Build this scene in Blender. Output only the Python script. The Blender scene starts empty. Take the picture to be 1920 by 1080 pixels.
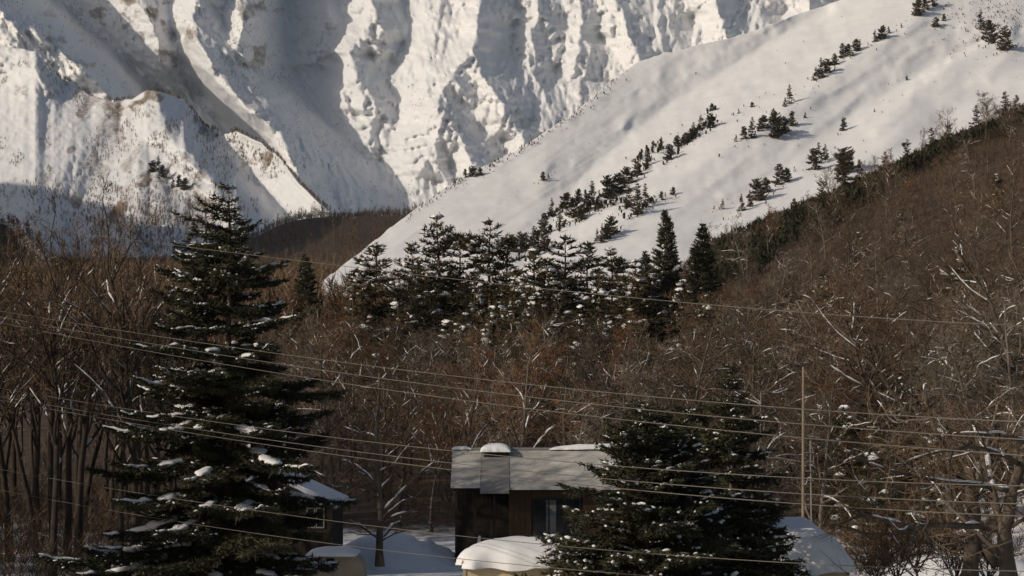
import bpy, math, random
import numpy as np
from mathutils import Vector, Matrix, Euler

# ------------------------------------------------------------------ camera, light, exposure
SC = bpy.context.scene
COL = SC.collection
F_PX, HOR, CAMZ = 3583.0, 760.0, 8.5          # focal length in photo pixels, horizon row, eye height

cam_d = bpy.data.cameras.new('camera')
cam = bpy.data.objects.new('camera', cam_d)
COL.objects.link(cam)
cam.location = (0, 0, CAMZ)
cam.rotation_euler = (math.radians(90), 0, 0)
cam_d.sensor_width = 36.0
cam_d.lens = F_PX / 1920 * 36.0
cam_d.shift_y = (HOR - 540) / 1920
cam_d.clip_start = 0.5
cam_d.clip_end = 30000
SC.camera = cam

TO_SUN = Vector((-0.81, -0.42, 0.40)).normalized()
SUN_EL = math.asin(TO_SUN.z)
SUN_AZ = math.atan2(TO_SUN.x, TO_SUN.y)       # clockwise from +Y

world = bpy.data.worlds.new('World')
SC.world = world
world.use_nodes = True
wn = world.node_tree
wn.nodes.clear()
sky = wn.nodes.new('ShaderNodeTexSky')
sky.sky_type = 'NISHITA'
sky.sun_disc = False
sky.sun_elevation = SUN_EL
sky.sun_rotation = SUN_AZ
sky.altitude = 700
sky.dust_density = 4.0
sky.ozone_density = 0.6
bg = wn.nodes.new('ShaderNodeBackground')
bg.inputs['Strength'].default_value = 0.072
wo = wn.nodes.new('ShaderNodeOutputWorld')
wn.links.new(sky.outputs[0], bg.inputs[0])
wn.links.new(bg.outputs[0], wo.inputs[0])

sun_d = bpy.data.lights.new('sun', 'SUN')
sun_d.energy = 3.1
sun_d.angle = math.radians(0.5)
sun_d.color = (1.0, 0.88, 0.73)
sun = bpy.data.objects.new('sun', sun_d)
COL.objects.link(sun)
sun.rotation_euler = TO_SUN.to_track_quat('Z', 'Y').to_euler()

SC.view_settings.view_transform = 'Standard'
SC.view_settings.look = 'None'
SC.view_settings.exposure = -0.2
SC.view_settings.gamma = 1.0
SC.render.engine = 'CYCLES'
SC.cycles.max_bounces = 5
SC.cycles.diffuse_bounces = 2
SC.cycles.glossy_bounces = 2
SC.cycles.transmission_bounces = 3
SC.cycles.transparent_max_bounces = 8
SC.cycles.volume_bounces = 1
SC.cycles.use_denoising = True

rng = np.random.default_rng(7)
random.seed(7)


def P(px, py, d):
    """photo pixel + distance -> world point"""
    return np.array([(px - 960) / F_PX * d, d, CAMZ + (HOR - py) / F_PX * d])


# ------------------------------------------------------------------ helpers
def _hash(ix, iy, seed):
    h = (ix.astype(np.int64) * 374761393 + iy.astype(np.int64) * 668265263 + seed * 1442695041) & 0x7fffffff
    h = ((h ^ (h >> 13)) * 1274126177) & 0x7fffffff
    h = (h ^ (h >> 16)) & 0x7fffffff
    return (h % 100003) / 100003.0


def vnoise(x, y, seed=0):
    x = np.asarray(x, float); y = np.asarray(y, float)
    ix = np.floor(x); iy = np.floor(y)
    fx = x - ix; fy = y - iy
    fx = fx * fx * fx * (fx * (fx * 6 - 15) + 10); fy = fy * fy * fy * (fy * (fy * 6 - 15) + 10)
    a = _hash(ix, iy, seed); b = _hash(ix + 1, iy, seed); c = _hash(ix, iy + 1, seed); d = _hash(ix + 1, iy + 1, seed)
    return (a * (1 - fx) + b * fx) * (1 - fy) + (c * (1 - fx) + d * fx) * fy


def fbm(x, y, seed=0, octs=4, gain=0.5):
    s = 0; a = 1; t = 0
    for o in range(octs):
        s = s + a * (vnoise(x, y, seed + o * 17) * 2 - 1); t += a
        x = x * 2.03 + 11.3; y = y * 2.03 + 5.7; a *= gain
    return s / t


def ridged(x, y, seed=0, octs=4, gain=0.55):
    s = 0; a = 1; t = 0
    for o in range(octs):
        s = s + a * (1 - np.abs(vnoise(x, y, seed + o * 31) * 2 - 1)); t += a
        x = x * 2.07 + 3.1; y = y * 2.07 + 9.2; a *= gain
    return s / t


def sstep(a, b, x):
    t = np.clip((np.asarray(x, float) - a) / (b - a), 0, 1)
    return t * t * (3 - 2 * t)


def new_mesh(name, V, F, smooth=False, mat=None):
    """V (n,3); F list/array of faces of equal size"""
    V = np.asarray(V, np.float32).reshape(-1, 3)
    me = bpy.data.meshes.new(name)
    me.vertices.add(len(V))
    me.vertices.foreach_set('co', V.ravel())
    groups = F if isinstance(F, list) else [F]
    groups = [np.asarray(g, np.int32) for g in groups if len(g)]
    nl = sum(g.size for g in groups); npol = sum(len(g) for g in groups)
    me.loops.add(nl); me.polygons.add(npol)
    me.loops.foreach_set('vertex_index', np.concatenate([g.ravel() for g in groups]))
    tot = np.concatenate([np.full(len(g), g.shape[1], np.int32) for g in groups])
    start = np.concatenate([[0], np.cumsum(tot)[:-1]]).astype(np.int32)
    me.polygons.foreach_set('loop_start', start)
    me.polygons.foreach_set('use_smooth', np.full(npol, smooth, bool))
    me.update(calc_edges=True)
    if mat is not None:
        me.materials.append(mat)
    return me


class Buf:
    """collects quads and triangles of one mesh"""
    def __init__(s):
        s.v = []; s.q = []; s.t = []; s.n = 0

    def add(s, V, Q=None, T=None):
        V = np.asarray(V, float).reshape(-1, 3)
        if Q is not None and len(Q): s.q.append(np.asarray(Q, np.int64) + s.n)
        if T is not None and len(T): s.t.append(np.asarray(T, np.int64) + s.n)
        s.v.append(V); s.n += len(V)

    def mesh(s, name, mat, smooth=False):
        if s.n == 0:
            return None
        g = []
        if s.q: g.append(np.concatenate(s.q))
        if s.t: g.append(np.concatenate(s.t))
        return new_mesh(name, np.concatenate(s.v), g, smooth, mat)

    def box(s, x0, x1, y0, y1, z0, z1):
        v = [(x, y, z) for z in (z0, z1) for y in (y0, y1) for x in (x0, x1)]
        s.add(v, [(0, 2, 3, 1), (4, 5, 7, 6), (0, 1, 5, 4), (2, 6, 7, 3), (0, 4, 6, 2), (1, 3, 7, 5)])

    def prism(s, poly, y0, y1):
        """polygon in x,z extruded along y"""
        n = len(poly)
        s.add([(x, y0, z) for x, z in poly] + [(x, y1, z) for x, z in poly],
              [(i, (i + 1) % n, n + (i + 1) % n, n + i) for i in range(n)])
        c0 = np.mean(np.array(poly), 0)
        for y, k in ((y0, 0), (y1, 1)):
            vv = [(x, y, z) for x, z in poly] + [(c0[0], y, c0[1])]
            s.add(vv, None, [((i + 1) % n, i, n) if k == 0 else (i, (i + 1) % n, n) for i in range(n)])

    def tube(s, pts, rad, sides=6, cap=True, flat=1.0, jitter=0.0, lift=0.0):
        pts = np.asarray(pts, float); n = len(pts)
        rad = np.broadcast_to(np.asarray(rad, float), (n,))
        tan = np.gradient(pts, axis=0)
        tan /= np.linalg.norm(tan, axis=1)[:, None] + 1e-9
        up = np.tile(np.array([0, 0, 1.0]), (n, 1))
        vert = np.abs(tan[:, 2]) > 0.9
        up[vert] = (0, 1, 0)
        sd = np.cross(tan, up); sd /= np.linalg.norm(sd, axis=1)[:, None] + 1e-9
        nr = np.cross(sd, tan)
        a = np.linspace(0, 2 * math.pi, sides, endpoint=False)
        r = rad[:, None] * (1 + jitter * (rng.random((n, sides)) - 0.5))
        V = pts[:, None, :] + r[..., None] * (np.cos(a)[None, :, None] * sd[:, None, :] + flat * np.sin(a)[None, :, None] * nr[:, None, :])
        V[..., 2] += lift
        V = V.reshape(-1, 3)
        i = np.arange(n - 1)[:, None] * sides; j = np.arange(sides)[None, :]; k = (j + 1) % sides
        Q = np.stack([i + j, i + k, i + sides + k, i + sides + j], -1).reshape(-1, 4)
        T = None
        if cap:
            V = np.concatenate([V, [pts[0] + (0, 0, lift), pts[-1] + (0, 0, lift)]])
            T = [(b + 0, (b + 1) % sides, n * sides) for b in range(0)]
            jj = np.arange(sides); kk = (jj + 1) % sides; e = (n - 1) * sides
            T = np.concatenate([np.stack([kk, jj, np.full(sides, n * sides)], -1),
                                np.stack([e + jj, e + kk, np.full(sides, n * sides + 1)], -1)])
        s.add(V, Q, T)


def obj(name, me, parent=None, loc=(0, 0, 0)):
    o = bpy.data.objects.new(name, me)
    COL.objects.link(o)
    o.location = loc
    if parent is not None:
        o.parent = parent
    return o


def tag(o, label=None, cat=None, group=None, kind=None):
    if label: o['label'] = label
    if cat: o['category'] = cat
    if group: o['group'] = group
    if kind: o['kind'] = kind
    return o


def thing(name, label, cat, loc=(0, 0, 0), rz=0.0, group=None):
    o = bpy.data.objects.new(name, None)
    COL.objects.link(o)
    o.empty_display_size = 0.3
    o.location = loc
    o.rotation_euler = (0, 0, rz)
    return tag(o, label, cat, group)


# ------------------------------------------------------------------ materials
MAT = {}


def nodes_mat(name, rough=0.8, spec=0.2):
    m = bpy.data.materials.new(name)
    m.use_nodes = True
    nt = m.node_tree
    b = nt.nodes['Principled BSDF']
    b.inputs['Roughness'].default_value = rough
    b.inputs['Specular IOR Level'].default_value = spec
    MAT[name] = m
    return m, nt, b


def N(nt, t, **kw):
    n = nt.nodes.new(t)
    for k, v in kw.items():
        setattr(n, k, v)
    return n


def ramp(nt, fac, stops):
    r = N(nt, 'ShaderNodeValToRGB')
    el = r.color_ramp.elements
    while len(el) < len(stops): el.new(0.5)
    for e, (p, c) in zip(el, stops):
        e.position = p; e.color = (*c, 1)
    nt.links.new(fac, r.inputs[0])
    return r.outputs[0]


def noise(nt, scale, detail=4, coord='Object', rough=0.6, stretch=None):
    tc = N(nt, 'ShaderNodeTexCoord')
    n = N(nt, 'ShaderNodeTexNoise')
    n.inputs['Scale'].default_value = scale
    n.inputs['Detail'].default_value = detail
    n.inputs['Roughness'].default_value = rough
    src = tc.outputs[coord]
    if stretch:
        mp = N(nt, 'ShaderNodeMapping')
        mp.inputs['Scale'].default_value = stretch
        nt.links.new(src, mp.inputs[0]); src = mp.outputs[0]
    nt.links.new(src, n.inputs['Vector'])
    return n.outputs[0]


def bump(nt, b, fac, strength, dist):
    bp = N(nt, 'ShaderNodeBump')
    bp.inputs['Strength'].default_value = strength
    bp.inputs['Distance'].default_value = dist
    nt.links.new(fac, bp.inputs['Height'])
    nt.links.new(bp.outputs[0], b.inputs['Normal'])


def simple(name, c0, c1, scale, rough=0.8, bmp=0.0, bd=0.02, spec=0.2, stretch=None):
    m, nt, b = nodes_mat(name, rough, spec)
    f = noise(nt, scale, stretch=stretch)
    nt.links.new(ramp(nt, f, [(0.3, c0), (0.7, c1)]), b.inputs['Base Color'])
    if bmp: bump(nt, b, f, bmp, bd)
    return m


def island_mat(name, stops, rough=0.85, obj_random=True):
    """colour differs per twig / needle and a little per tree"""
    m, nt, b = nodes_mat(name, rough, 0.15)
    g = N(nt, 'ShaderNodeNewGeometry')
    fac = g.outputs['Random Per Island']
    if obj_random:
        oi = N(nt, 'ShaderNodeObjectInfo')
        mx = N(nt, 'ShaderNodeMath', operation='MULTIPLY_ADD')
        mx.inputs[1].default_value = 0.4
        nt.links.new(fac, mx.inputs[0])
        ml = N(nt, 'ShaderNodeMath', operation='MULTIPLY')
        ml.inputs[1].default_value = 0.6
        nt.links.new(oi.outputs['Random'], ml.inputs[0])
        nt.links.new(ml.outputs[0], mx.inputs[2])
        fac = mx.outputs[0]
    nt.links.new(ramp(nt, fac, stops), b.inputs['Base Color'])
    return m


simple('snow', (0.74, 0.745, 0.76), (0.83, 0.83, 0.83), 0.8, 0.65, 0.25, 0.08)
simple('snow_clump', (0.78, 0.78, 0.79), (0.84, 0.84, 0.84), 3.0, 0.65, 0.3, 0.03)
simple('bark', (0.055, 0.043, 0.032), (0.16, 0.128, 0.098), 3.0, 0.9, 0.5, 0.02, stretch=(1, 1, 0.25))
simple('pine_bark', (0.07, 0.04, 0.026), (0.17, 0.09, 0.055), 3.0, 0.9, 0.5, 0.02, stretch=(1, 1, 0.25))
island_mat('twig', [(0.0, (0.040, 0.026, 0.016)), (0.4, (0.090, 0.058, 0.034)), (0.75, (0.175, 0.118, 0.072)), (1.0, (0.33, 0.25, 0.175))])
island_mat('russet_twig', [(0.0, (0.085, 0.040, 0.018)), (0.6, (0.17, 0.080, 0.036)), (1.0, (0.24, 0.13, 0.062))])
island_mat('undergrowth_twig', [(0.0, (0.030, 0.021, 0.014)), (0.5, (0.085, 0.058, 0.038)), (1.0, (0.19, 0.14, 0.10))], obj_random=False)
island_mat('grey_twig', [(0.0, (0.050, 0.040, 0.030)), (0.4, (0.105, 0.085, 0.064)), (0.75, (0.20, 0.16, 0.12)), (1.0, (0.38, 0.31, 0.24))])
simple('shaded_bark', (0.026, 0.021, 0.016), (0.075, 0.058, 0.044), 3.0, 0.9, 0.5, 0.02, stretch=(1, 1, 0.25))  # bark darkened to stand in for shade on the slim left trunks
simple('grey_bark', (0.10, 0.085, 0.068), (0.25, 0.21, 0.17), 3.0, 0.9, 0.5, 0.02, stretch=(1, 1, 0.25))
island_mat('needle', [(0.0, (0.020, 0.022, 0.014)), (0.5, (0.042, 0.043, 0.024)), (1.0, (0.095, 0.088, 0.048))])
island_mat('pine_needle', [(0.0, (0.022, 0.023, 0.014)), (0.5, (0.060, 0.053, 0.028)), (1.0, (0.16, 0.13, 0.068))])
island_mat('far_needle', [(0.0, (0.026, 0.025, 0.014)), (0.5, (0.058, 0.052, 0.029)), (1.0, (0.12, 0.10, 0.058))])
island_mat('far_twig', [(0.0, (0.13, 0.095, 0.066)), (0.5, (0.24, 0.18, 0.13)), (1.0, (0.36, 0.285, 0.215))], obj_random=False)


def mountain_mat(name, veg0, veg1, nscale, bscale, bdist, bstr=0.6):
    """snow with brown shrub and rock patches where the 'veg' attribute says so"""
    m, nt, b = nodes_mat(name, 0.7, 0.15)
    at = N(nt, 'ShaderNodeAttribute', attribute_name='veg')
    nz = noise(nt, nscale, 8, 'Object', 0.85)
    ad = N(nt, 'ShaderNodeMath', operation='ADD')
    nt.links.new(at.outputs['Fac'], ad.inputs[0]); nt.links.new(nz, ad.inputs[1])
    mr = N(nt, 'ShaderNodeMapRange')
    mr.inputs['From Min'].default_value = 0.92; mr.inputs['From Max'].default_value = 1.22
    nt.links.new(ad.outputs[0], mr.inputs['Value'])
    c = N(nt, 'ShaderNodeMix', data_type='RGBA')
    snowc = ramp(nt, noise(nt, nscale * 0.3, 3), [(0.3, (0.77, 0.77, 0.775)), (0.7, (0.84, 0.84, 0.835))])
    vegc = ramp(nt, noise(nt, nscale * 2.3, 4), [(0.3, veg0), (0.7, veg1)])
    nt.links.new(mr.outputs[0], c.inputs['Factor'])
    nt.links.new(snowc, c.inputs[6]); nt.links.new(vegc, c.inputs[7])
    nt.links.new(c.outputs[2], b.inputs['Base Color'])
    bump(nt, b, noise(nt, bscale, 5, 'Object', 0.6), bstr, bdist)
    return m


mountain_mat('far_snow', (0.17, 0.13, 0.10), (0.36, 0.30, 0.25), 0.10, 0.05, 3.0, 0.5)
mountain_mat('spur_snow', (0.15, 0.11, 0.08), (0.34, 0.27, 0.20), 0.18, 0.08, 2.0, 0.5)
mountain_mat('slope_snow', (0.12, 0.09, 0.06), (0.30, 0.25, 0.19), 0.20, 0.16, 0.6, 0.4)
mountain_mat('ground_snow', (0.036, 0.026, 0.018), (0.115, 0.078, 0.050), 0.35, 0.5, 0.25, 0.5)


def set_attr(me, name, val):
    a = me.attributes.new(name, 'FLOAT', 'POINT')
    a.data.foreach_set('value', np.asarray(val, np.float32).ravel())


def grid_faces(ny, nx):
    i = np.arange(ny - 1)[:, None] * nx; j = np.arange(nx - 1)[None, :]
    return np.stack([i + j, i + nx + j, i + nx + j + 1, i + j + 1], -1).reshape(-1, 4)


# ------------------------------------------------------------------ terrain from ridge and gully lines
def relax(lines, x0, x1, y0, y1, step, smooth_it=2, free=0.0):
    """depth offsets between hand-placed ridge (negative) and gully (positive) lines, in photo pixels"""
    res = None
    for lev in (8, 4, 2, 1):
        st = step * lev
        nx = int(round((x1 - x0) / st)) + 1; ny = int(round((y1 - y0) / st)) + 1
        fix = np.zeros((ny, nx), bool); val = np.zeros((ny, nx))
        for ln in lines:
            for (ax, ay, ad), (bx, by, bd) in zip(ln[:-1], ln[1:]):
                n = max(2, int(max(abs(bx - ax), abs(by - ay)) / st * 2) + 1)
                for t in np.linspace(0, 1, n):
                    ix = int(round((ax + (bx - ax) * t - x0) / st)); iy = int(round((ay + (by - ay) * t - y0) / st))
                    if 0 <= ix < nx and 0 <= iy < ny:
                        fix[iy, ix] = True; val[iy, ix] = ad + (bd - ad) * t
        if res is None:
            g = np.zeros((ny, nx)) + val[fix].mean()
        else:
            yy = np.linspace(0, res.shape[0] - 1, ny); xx = np.linspace(0, res.shape[1] - 1, nx)
            g = bil(res, xx[None, :] + 0 * yy[:, None], yy[:, None] + 0 * xx[None, :])
        g[fix] = val[fix]
        for it in range(260 if lev > 1 else 120):
            p = np.pad(g, 1, 'edge')
            g = 0.25 * (p[:-2, 1:-1] + p[2:, 1:-1] + p[1:-1, :-2] + p[1:-1, 2:]) * (1 - free)
            g[fix] = val[fix]
        res = g
    for it in range(smooth_it):
        p = np.pad(res, 1, 'edge')
        res = 0.5 * res + 0.125 * (p[:-2, 1:-1] + p[2:, 1:-1] + p[1:-1, :-2] + p[1:-1, 2:])
    return res


def fishbone(ridges, seed, every=(20, 34), length=(26, 64), fall=1.7, cut=3.0, depth=1, ang=(0.6, 1.05)):
    """side spurs and the runnels between them, branching downhill off each ridge line"""
    r = random.Random(seed); out = []
    for ln in ridges:
        seg = []
        for (ax, ay, ad), (bx, by, bd) in zip(ln[:-1], ln[1:]):
            L = math.hypot(bx - ax, by - ay); n = max(1, int(L / 4))
            seg += [(ax + (bx - ax) * t / n, ay + (by - ay) * t / n, ad + (bd - ad) * t / n, (bx - ax) / L, (by - ay) / L) for t in range(n)]
        for side in (-1, 1):
            i = r.randint(2, 6); gully = False
            while i < len(seg) - 1:
                x, y, d, tx, ty = seg[i]
                if ty < 0: tx, ty = -tx, -ty
                a = r.uniform(*ang) * side
                dx, dy = tx * math.cos(a) - ty * math.sin(a), tx * math.sin(a) + ty * math.cos(a)
                dy = max(dy, 0.25); q = math.hypot(dx, dy); dx /= q; dy /= q
                L = r.uniform(*length) * (1.15 if gully else 1.0)
                k = (cut if gully else fall) * r.uniform(0.8, 1.25)
                pts = []; off = 5 if gully else 0
                bend = r.uniform(-0.012, 0.012)
                for t in (0, 0.35, 0.7, 1.0):
                    l = off + L * t
                    pts.append((x + dx * l - dy * bend * l * l * 0.5, y + dy * l + dx * bend * l * l * 0.5, d + (8 if gully else 2) + k * l))
                out.append(pts)
                if not gully and depth > 1 and L > 40:
                    out += fishbone([pts], seed + len(out), (9, 15), (10, 24), fall * 0.9, cut * 1.05, 1, ang)
                i += max(2, int(r.uniform(*every) / 8)); gully = not gully
    return out


def bil(g, x, y):
    ny, nx = g.shape
    x = np.clip(x, 0, nx - 1.001); y = np.clip(y, 0, ny - 1.001)
    ix = x.astype(int); iy = y.astype(int); fx = x - ix; fy = y - iy
    return (g[iy, ix] * (1 - fx) + g[iy, ix + 1] * fx) * (1 - fy) + (g[iy + 1, ix] * (1 - fx) + g[iy + 1, ix + 1] * fx) * fy


def carve(D, mask, it, k, cap, gmax, cell, seed=1, rough=1.0):
    """run-off carves branching gullies into a steep face; row by row from the top (cell = metres per grid cell)"""
    ny, nx = D.shape; r = np.random.default_rng(seed)
    m0 = D.mean()
    for n in range(it):
        W = D + r.normal(0, rough * cell, D.shape)
        gx = np.gradient(W, axis=1) / cell
        gx = 0.5 * gx + 0.25 * (np.roll(gx, 1, 0) + np.roll(gx, -1, 0))
        drift = np.clip(1.1 * gx / (1 + gx * gx), -0.9, 0.9)        # sideways run per row
        fl = np.ones((ny, nx))
        for y in range(ny - 1):
            f = fl[y] * 0.996; d = drift[y]
            L = f * np.maximum(0, -d); Rr = f * np.maximum(0, d); C = f - L - Rr
            fl[y + 1] += C
            fl[y + 1, :-1] += L[1:]; fl[y + 1, 1:] += Rr[:-1]
        c = np.minimum(np.sqrt(fl), cap)
        D = D + k * (c - c.mean()) * mask
        for q in range(3):
            gx = np.diff(D, axis=1); ex = np.sign(gx) * np.maximum(0, np.abs(gx) - gmax * cell) * 0.25
            D[:, :-1] += ex; D[:, 1:] -= ex
            gy = np.diff(D, axis=0); ex = np.sign(gy) * np.maximum(0, np.abs(gy) - gmax * 1.6 * cell) * 0.25
            D[:-1] += ex; D[1:] -= ex
    return D - D.mean() + m0


def carve2(D, mask, cell, k, gmax, it=(22, 10), seed=1):
    """first the large gullies on a coarse grid, then the fine ones"""
    ny, nx = D.shape
    yy = np.linspace(0, ny - 1, ny // 3); xx = np.linspace(0, nx - 1, nx // 3)
    gx, gy = np.meshgrid(xx, yy)
    dc = bil(D, gx, gy); mc = bil(mask + 0 * D, gx, gy)
    e = carve(dc, mc, it[0], k * 1.5, 14, gmax, cell * 3, seed) - dc
    X, Y = np.meshgrid(np.arange(nx) * (len(xx) - 1) / (nx - 1), np.arange(ny) * (len(yy) - 1) / (ny - 1))
    D = D + bil(e, X, Y)
    return carve(D, mask, it[1], k, 10, gmax * 1.2, cell, seed + 1)


def blob(px, py, cx, cy, rx, ry):
    return np.exp(-(((px - cx) / rx) ** 2 + ((py - cy) / ry) ** 2))


# --- high back wall with its left flank --------------------------------------------------
BX0, BX1, BY0, BY1, BST = -320, 1800, -180, 560, 2.6
back_lines = [
    [(-300, -180, -640), (-120, -90, -640), (-40, -40, -640), (30, 18, -620), (100, 60, -560), (172, 128, -470), (240, 190, -380)],
    [(-60, -180, 120), (20, -60, 140), (90, 12, 160), (180, 90, 170), (260, 168, 170), (340, 235, 180), (420, 330, 170)],
    [(150, -180, -190), (230, -60, -170), (285, 30, -150), (300, 78, -120), (330, 105, -40)],
    [(330, -180, 110), (325, -40, 110), (322, 40, 110), (350, 110, 140), (400, 190, 160), (450, 240, 170), (520, 310, 170)],
    [(400, -180, -230), (385, -60, -230), (350, 55, -230), (400, 130, -220), (450, 186, -210), (500, 226, -190), (528, 252, -175), (540, 320, -170), (545, 400, -170), (560, 520, -170)],
    [(480, -180, -230), (470, -60, -190), (462, 20, -170), (455, 80, -130), (470, 120, -60)],
    [(420, -60, -90), (415, 30, -80), (425, 100, -60)],
    [(540, -180, 330), (530, -40, 330), (530, 0, 320), (545, 70, 310), (545, 120, 320), (540, 150, 330), (620, 235, 330), (690, 297, 310), (730, 332, 290), (760, 392, 260), (780, 460, 250)],
    # back face: spurs (-) and couloirs (+)
    None,
    [(600, -180, 70), (600, -40, 60), (615, 20, 60), (600, 60, 120), (590, 120, 180)],
    [(560, -120, 220), (575, 0, 200), (570, 60, 210), (600, 150, 240)],
    [(690, -180, -60), (695, -20, -40), (705, 30, -30), (735, 62, 0)],
    [(705, 30, -30), (672, 75, -20), (648, 92, 0), (668, 140, 20), (700, 175, 60), (712, 215, 110), (690, 262, 180)],
    [(648, 92, 0), (630, 140, 60), (650, 200, 130), (670, 250, 200)],
    [(770, -180, 110), (755, -40, 110), (752, 30, 110), (762, 58, 120), (750, 90, 140), (730, 130, 160), (722, 165, 180), (712, 260, 240), (735, 318, 270)],
    [(895, -180, -120), (900, -40, -110), (893, 70, -100), (884, 88, -110), (852, 135, -90), (832, 165, -80), (818, 188, -60), (826, 228, -20), (812, 262, 30), (790, 320, 110)],
    [(830, -180, 30), (822, -40, 30), (815, 40, 30), (800, 110, 40), (778, 170, 70), (760, 240, 120), (740, 310, 200)],
    [(884, 88, -110), (908, 140, -80), (940, 190, -50), (970, 238, 10), (985, 265, 40)],
    [(975, -180, 90), (965, -40, 90), (975, 40, 90), (1000, 100, 120), (1014, 142, 150), (1008, 200, 140), (985, 240, 130)],
    [(818, 188, -60), (850, 235, -40), (880, 290, 30), (905, 330, 90)],
    [(842, 190, 0), (880, 240, 40), (905, 275, 70), (930, 305, 110)],
    [(800, 260, 70), (825, 300, 60), (845, 340, 100)],
    [(1005, -180, -30), (1005, -30, -20), (1012, 30, -10), (992, 60, 20), (1002, 95, 50), (1014, 120, 100)],
    [(1060, -180, 130), (1062, -30, 130), (1052, 60, 140), (1038, 118, 150)],
    [(1082, -180, 10), (1075, -30, 10), (1092, 40, 30), (1082, 80, 70), (1072, 130, 100)],
    [(1115, -180, 130), (1112, -30, 130), (1120, 40, 140), (1102, 110, 150), (1080, 170, 160)],
    [(1150, -180, -50), (1150, -20, -30), (1172, 40, 0), (1186, 78, 30), (1200, 112, 70), (1190, 150, 110)],
    [(1245, -180, 150), (1238, -40, 150), (1235, 60, 160), (1228, 140, 170)],
    [(1335, -180, -60), (1338, -20, -20), (1352, 40, 20), (1372, 80, 60), (1380, 130, 100)],
    [(1450, -180, 230), (1455, -20, 220), (1425, 60, 210), (1410, 130, 200)],
    [(1520, -180, 60), (1530, -20, 80), (1500, 60, 110)], [(1640, -180, 160), (1700, 60, 160)],
]


def back_mountain():
    k = back_lines.index(None)
    left = [[(a, b, -40 + ((c + 40) * 1.3 if c < 200 else (c - 60) * 1.15)) for a, b, c in l] for l in back_lines[:k]]
    right = [[(a, b, 60 + (c - 60) * (0.85 - 0.35 * float(sstep(900, 1050, a))) if a > 640 else c) for a, b, c in l] for l in back_lines[k + 1:]]
    fb = fishbone([left[q] for q in (0, 2, 4, 5)], 3, (18, 32), (14, 34), 2.3, 3.0, 1)
    fb += fishbone([right[q] for q in (0, 2, 3, 6, 8, 10, 13, 15, 17, 19, 21)], 5, (17, 30), (18, 52), 1.2, 2.5, 2)
    off = relax(fb + left + right, BX0, BX1, BY0, BY1, 3.4, 1)
    xs = np.arange(BX0, BX1 + 1, BST); ys = np.arange(BY0, BY1 + 1, BST)
    px, py = np.meshgrid(xs, ys)
    wx = px + 8 * fbm(px / 34, py / 34, 3, 4); wy = py + 8 * fbm(px / 34, py / 34, 9, 4)
    o = bil(off, (wx - BX0) / 3.4, (wy - BY0) / 3.4)
    base = 3620 + (390 - py) * 1.72
    face = sstep(500, 620, px + 0.55 * (140 - py) * (py > 140) - 0 * py)          # rugged right part
    rug = ridged(wx / 44 + 0.3 * py / 44, py / 130, 21, 4, 0.6)
    flu = ridged(wx / 13 + 0.12 * py / 13, py / 60, 41, 3, 0.6)
    low = sstep(430, 250, py)
    patch = sstep(-0.25, 0.25, fbm(px / 90, py / 90, 77, 3))
    D = base + o
    D += face * low * ((0.5 - rug) * 30 * (0.35 + 0.65 * patch) + (0.5 - flu) * 8 * patch)
    D += fbm(px / 8, py / 14, 61, 3) * (3 + 4 * face)
    lf = 1 - face
    D = carve2(D, (0.45 + 0.55 * face) * low, 2.9, 0.09, 1.3, (3, 8))
    crag = sstep(-0.12, 0.30, fbm(px / 70, py / 70, 79, 3)) * face * low
    D += crag * ((0.5 - ridged(wx / 22 + 0.5 * wy / 30, wy / 40, 43, 4, 0.65)) * 34 + (0.5 - ridged(wx / 8, wy / 34, 47, 2)) * 6)
    D += (0.8 + 0.55 * face) * (0.5 - ridged(wx / 30 - 0.4 * wy / 30, wy / 60, 45, 4, 0.6)) * 22
    D += fbm(px / 5, py / 7, 63, 2) * 1.5
    D += lf * ((0.5 - ridged(wx / 60 - 0.9 * py / 60, py / 160 + wx / 220, 51, 4)) * 80 + (0.5 - ridged(wx / 24 - 0.55 * wy / 24, wy / 70 + wx / 120, 53, 4, 0.6)) * 38 * sstep(-0.3, 0.2, fbm(px / 60, py / 60, 57, 2)))
    X = (px - 960) / F_PX * D; Z = CAMZ + (HOR - py) / F_PX * D
    V = np.stack([X, D, Z], -1)
    veg = 0.06 * fbm(px / 30, py / 30, 15, 3)
    veg += 0.10 * fbm(px / 6, py / 6, 35, 3)
    veg += 0.24 * lf * sstep(-0.2, 0.55, fbm(px / 55 - py / 70, py / 55, 19, 4))
    veg += 0.15 * (blob(px, py, 240, 20, 70, 45) + 1.4 * blob(px, py, 480, 85, 35, 50) + blob(px, py, 350, 40, 40, 60) * 0.6 + blob(px, py, 100, 60, 60, 40) * .7)
    veg += face * (0.36 + 0.12 * (flu > 0.62)) * sstep(-0.1, 0.5, fbm(px / 45, py / 45, 29, 4))
    veg += lf * low * 0.40 * sstep(0.1, 0.5, fbm(px / 24, py / 24, 33, 3))
    # far side of the range
    global back_grid
    back_grid = V.copy()
    top = V[0]
    b = [np.stack([top[:, 0], top[:, 1] + 250 * k, top[:, 2] + 60 - 120 * k * k], -1) for k in (4, 3, 2, 1)]
    V = np.concatenate([np.stack(b), V]); veg = np.concatenate([np.repeat(veg[:1], 4, 0), veg])
    me = new_mesh('mountain', V, grid_faces(*V.shape[:2]), True, MAT['far_snow'])
    set_attr(me, 'veg', veg)
    tag(obj('mountain', me), 'high snowy mountain wall with fluted spurs filling the background', None, None, 'structure')


back_mountain()


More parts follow.
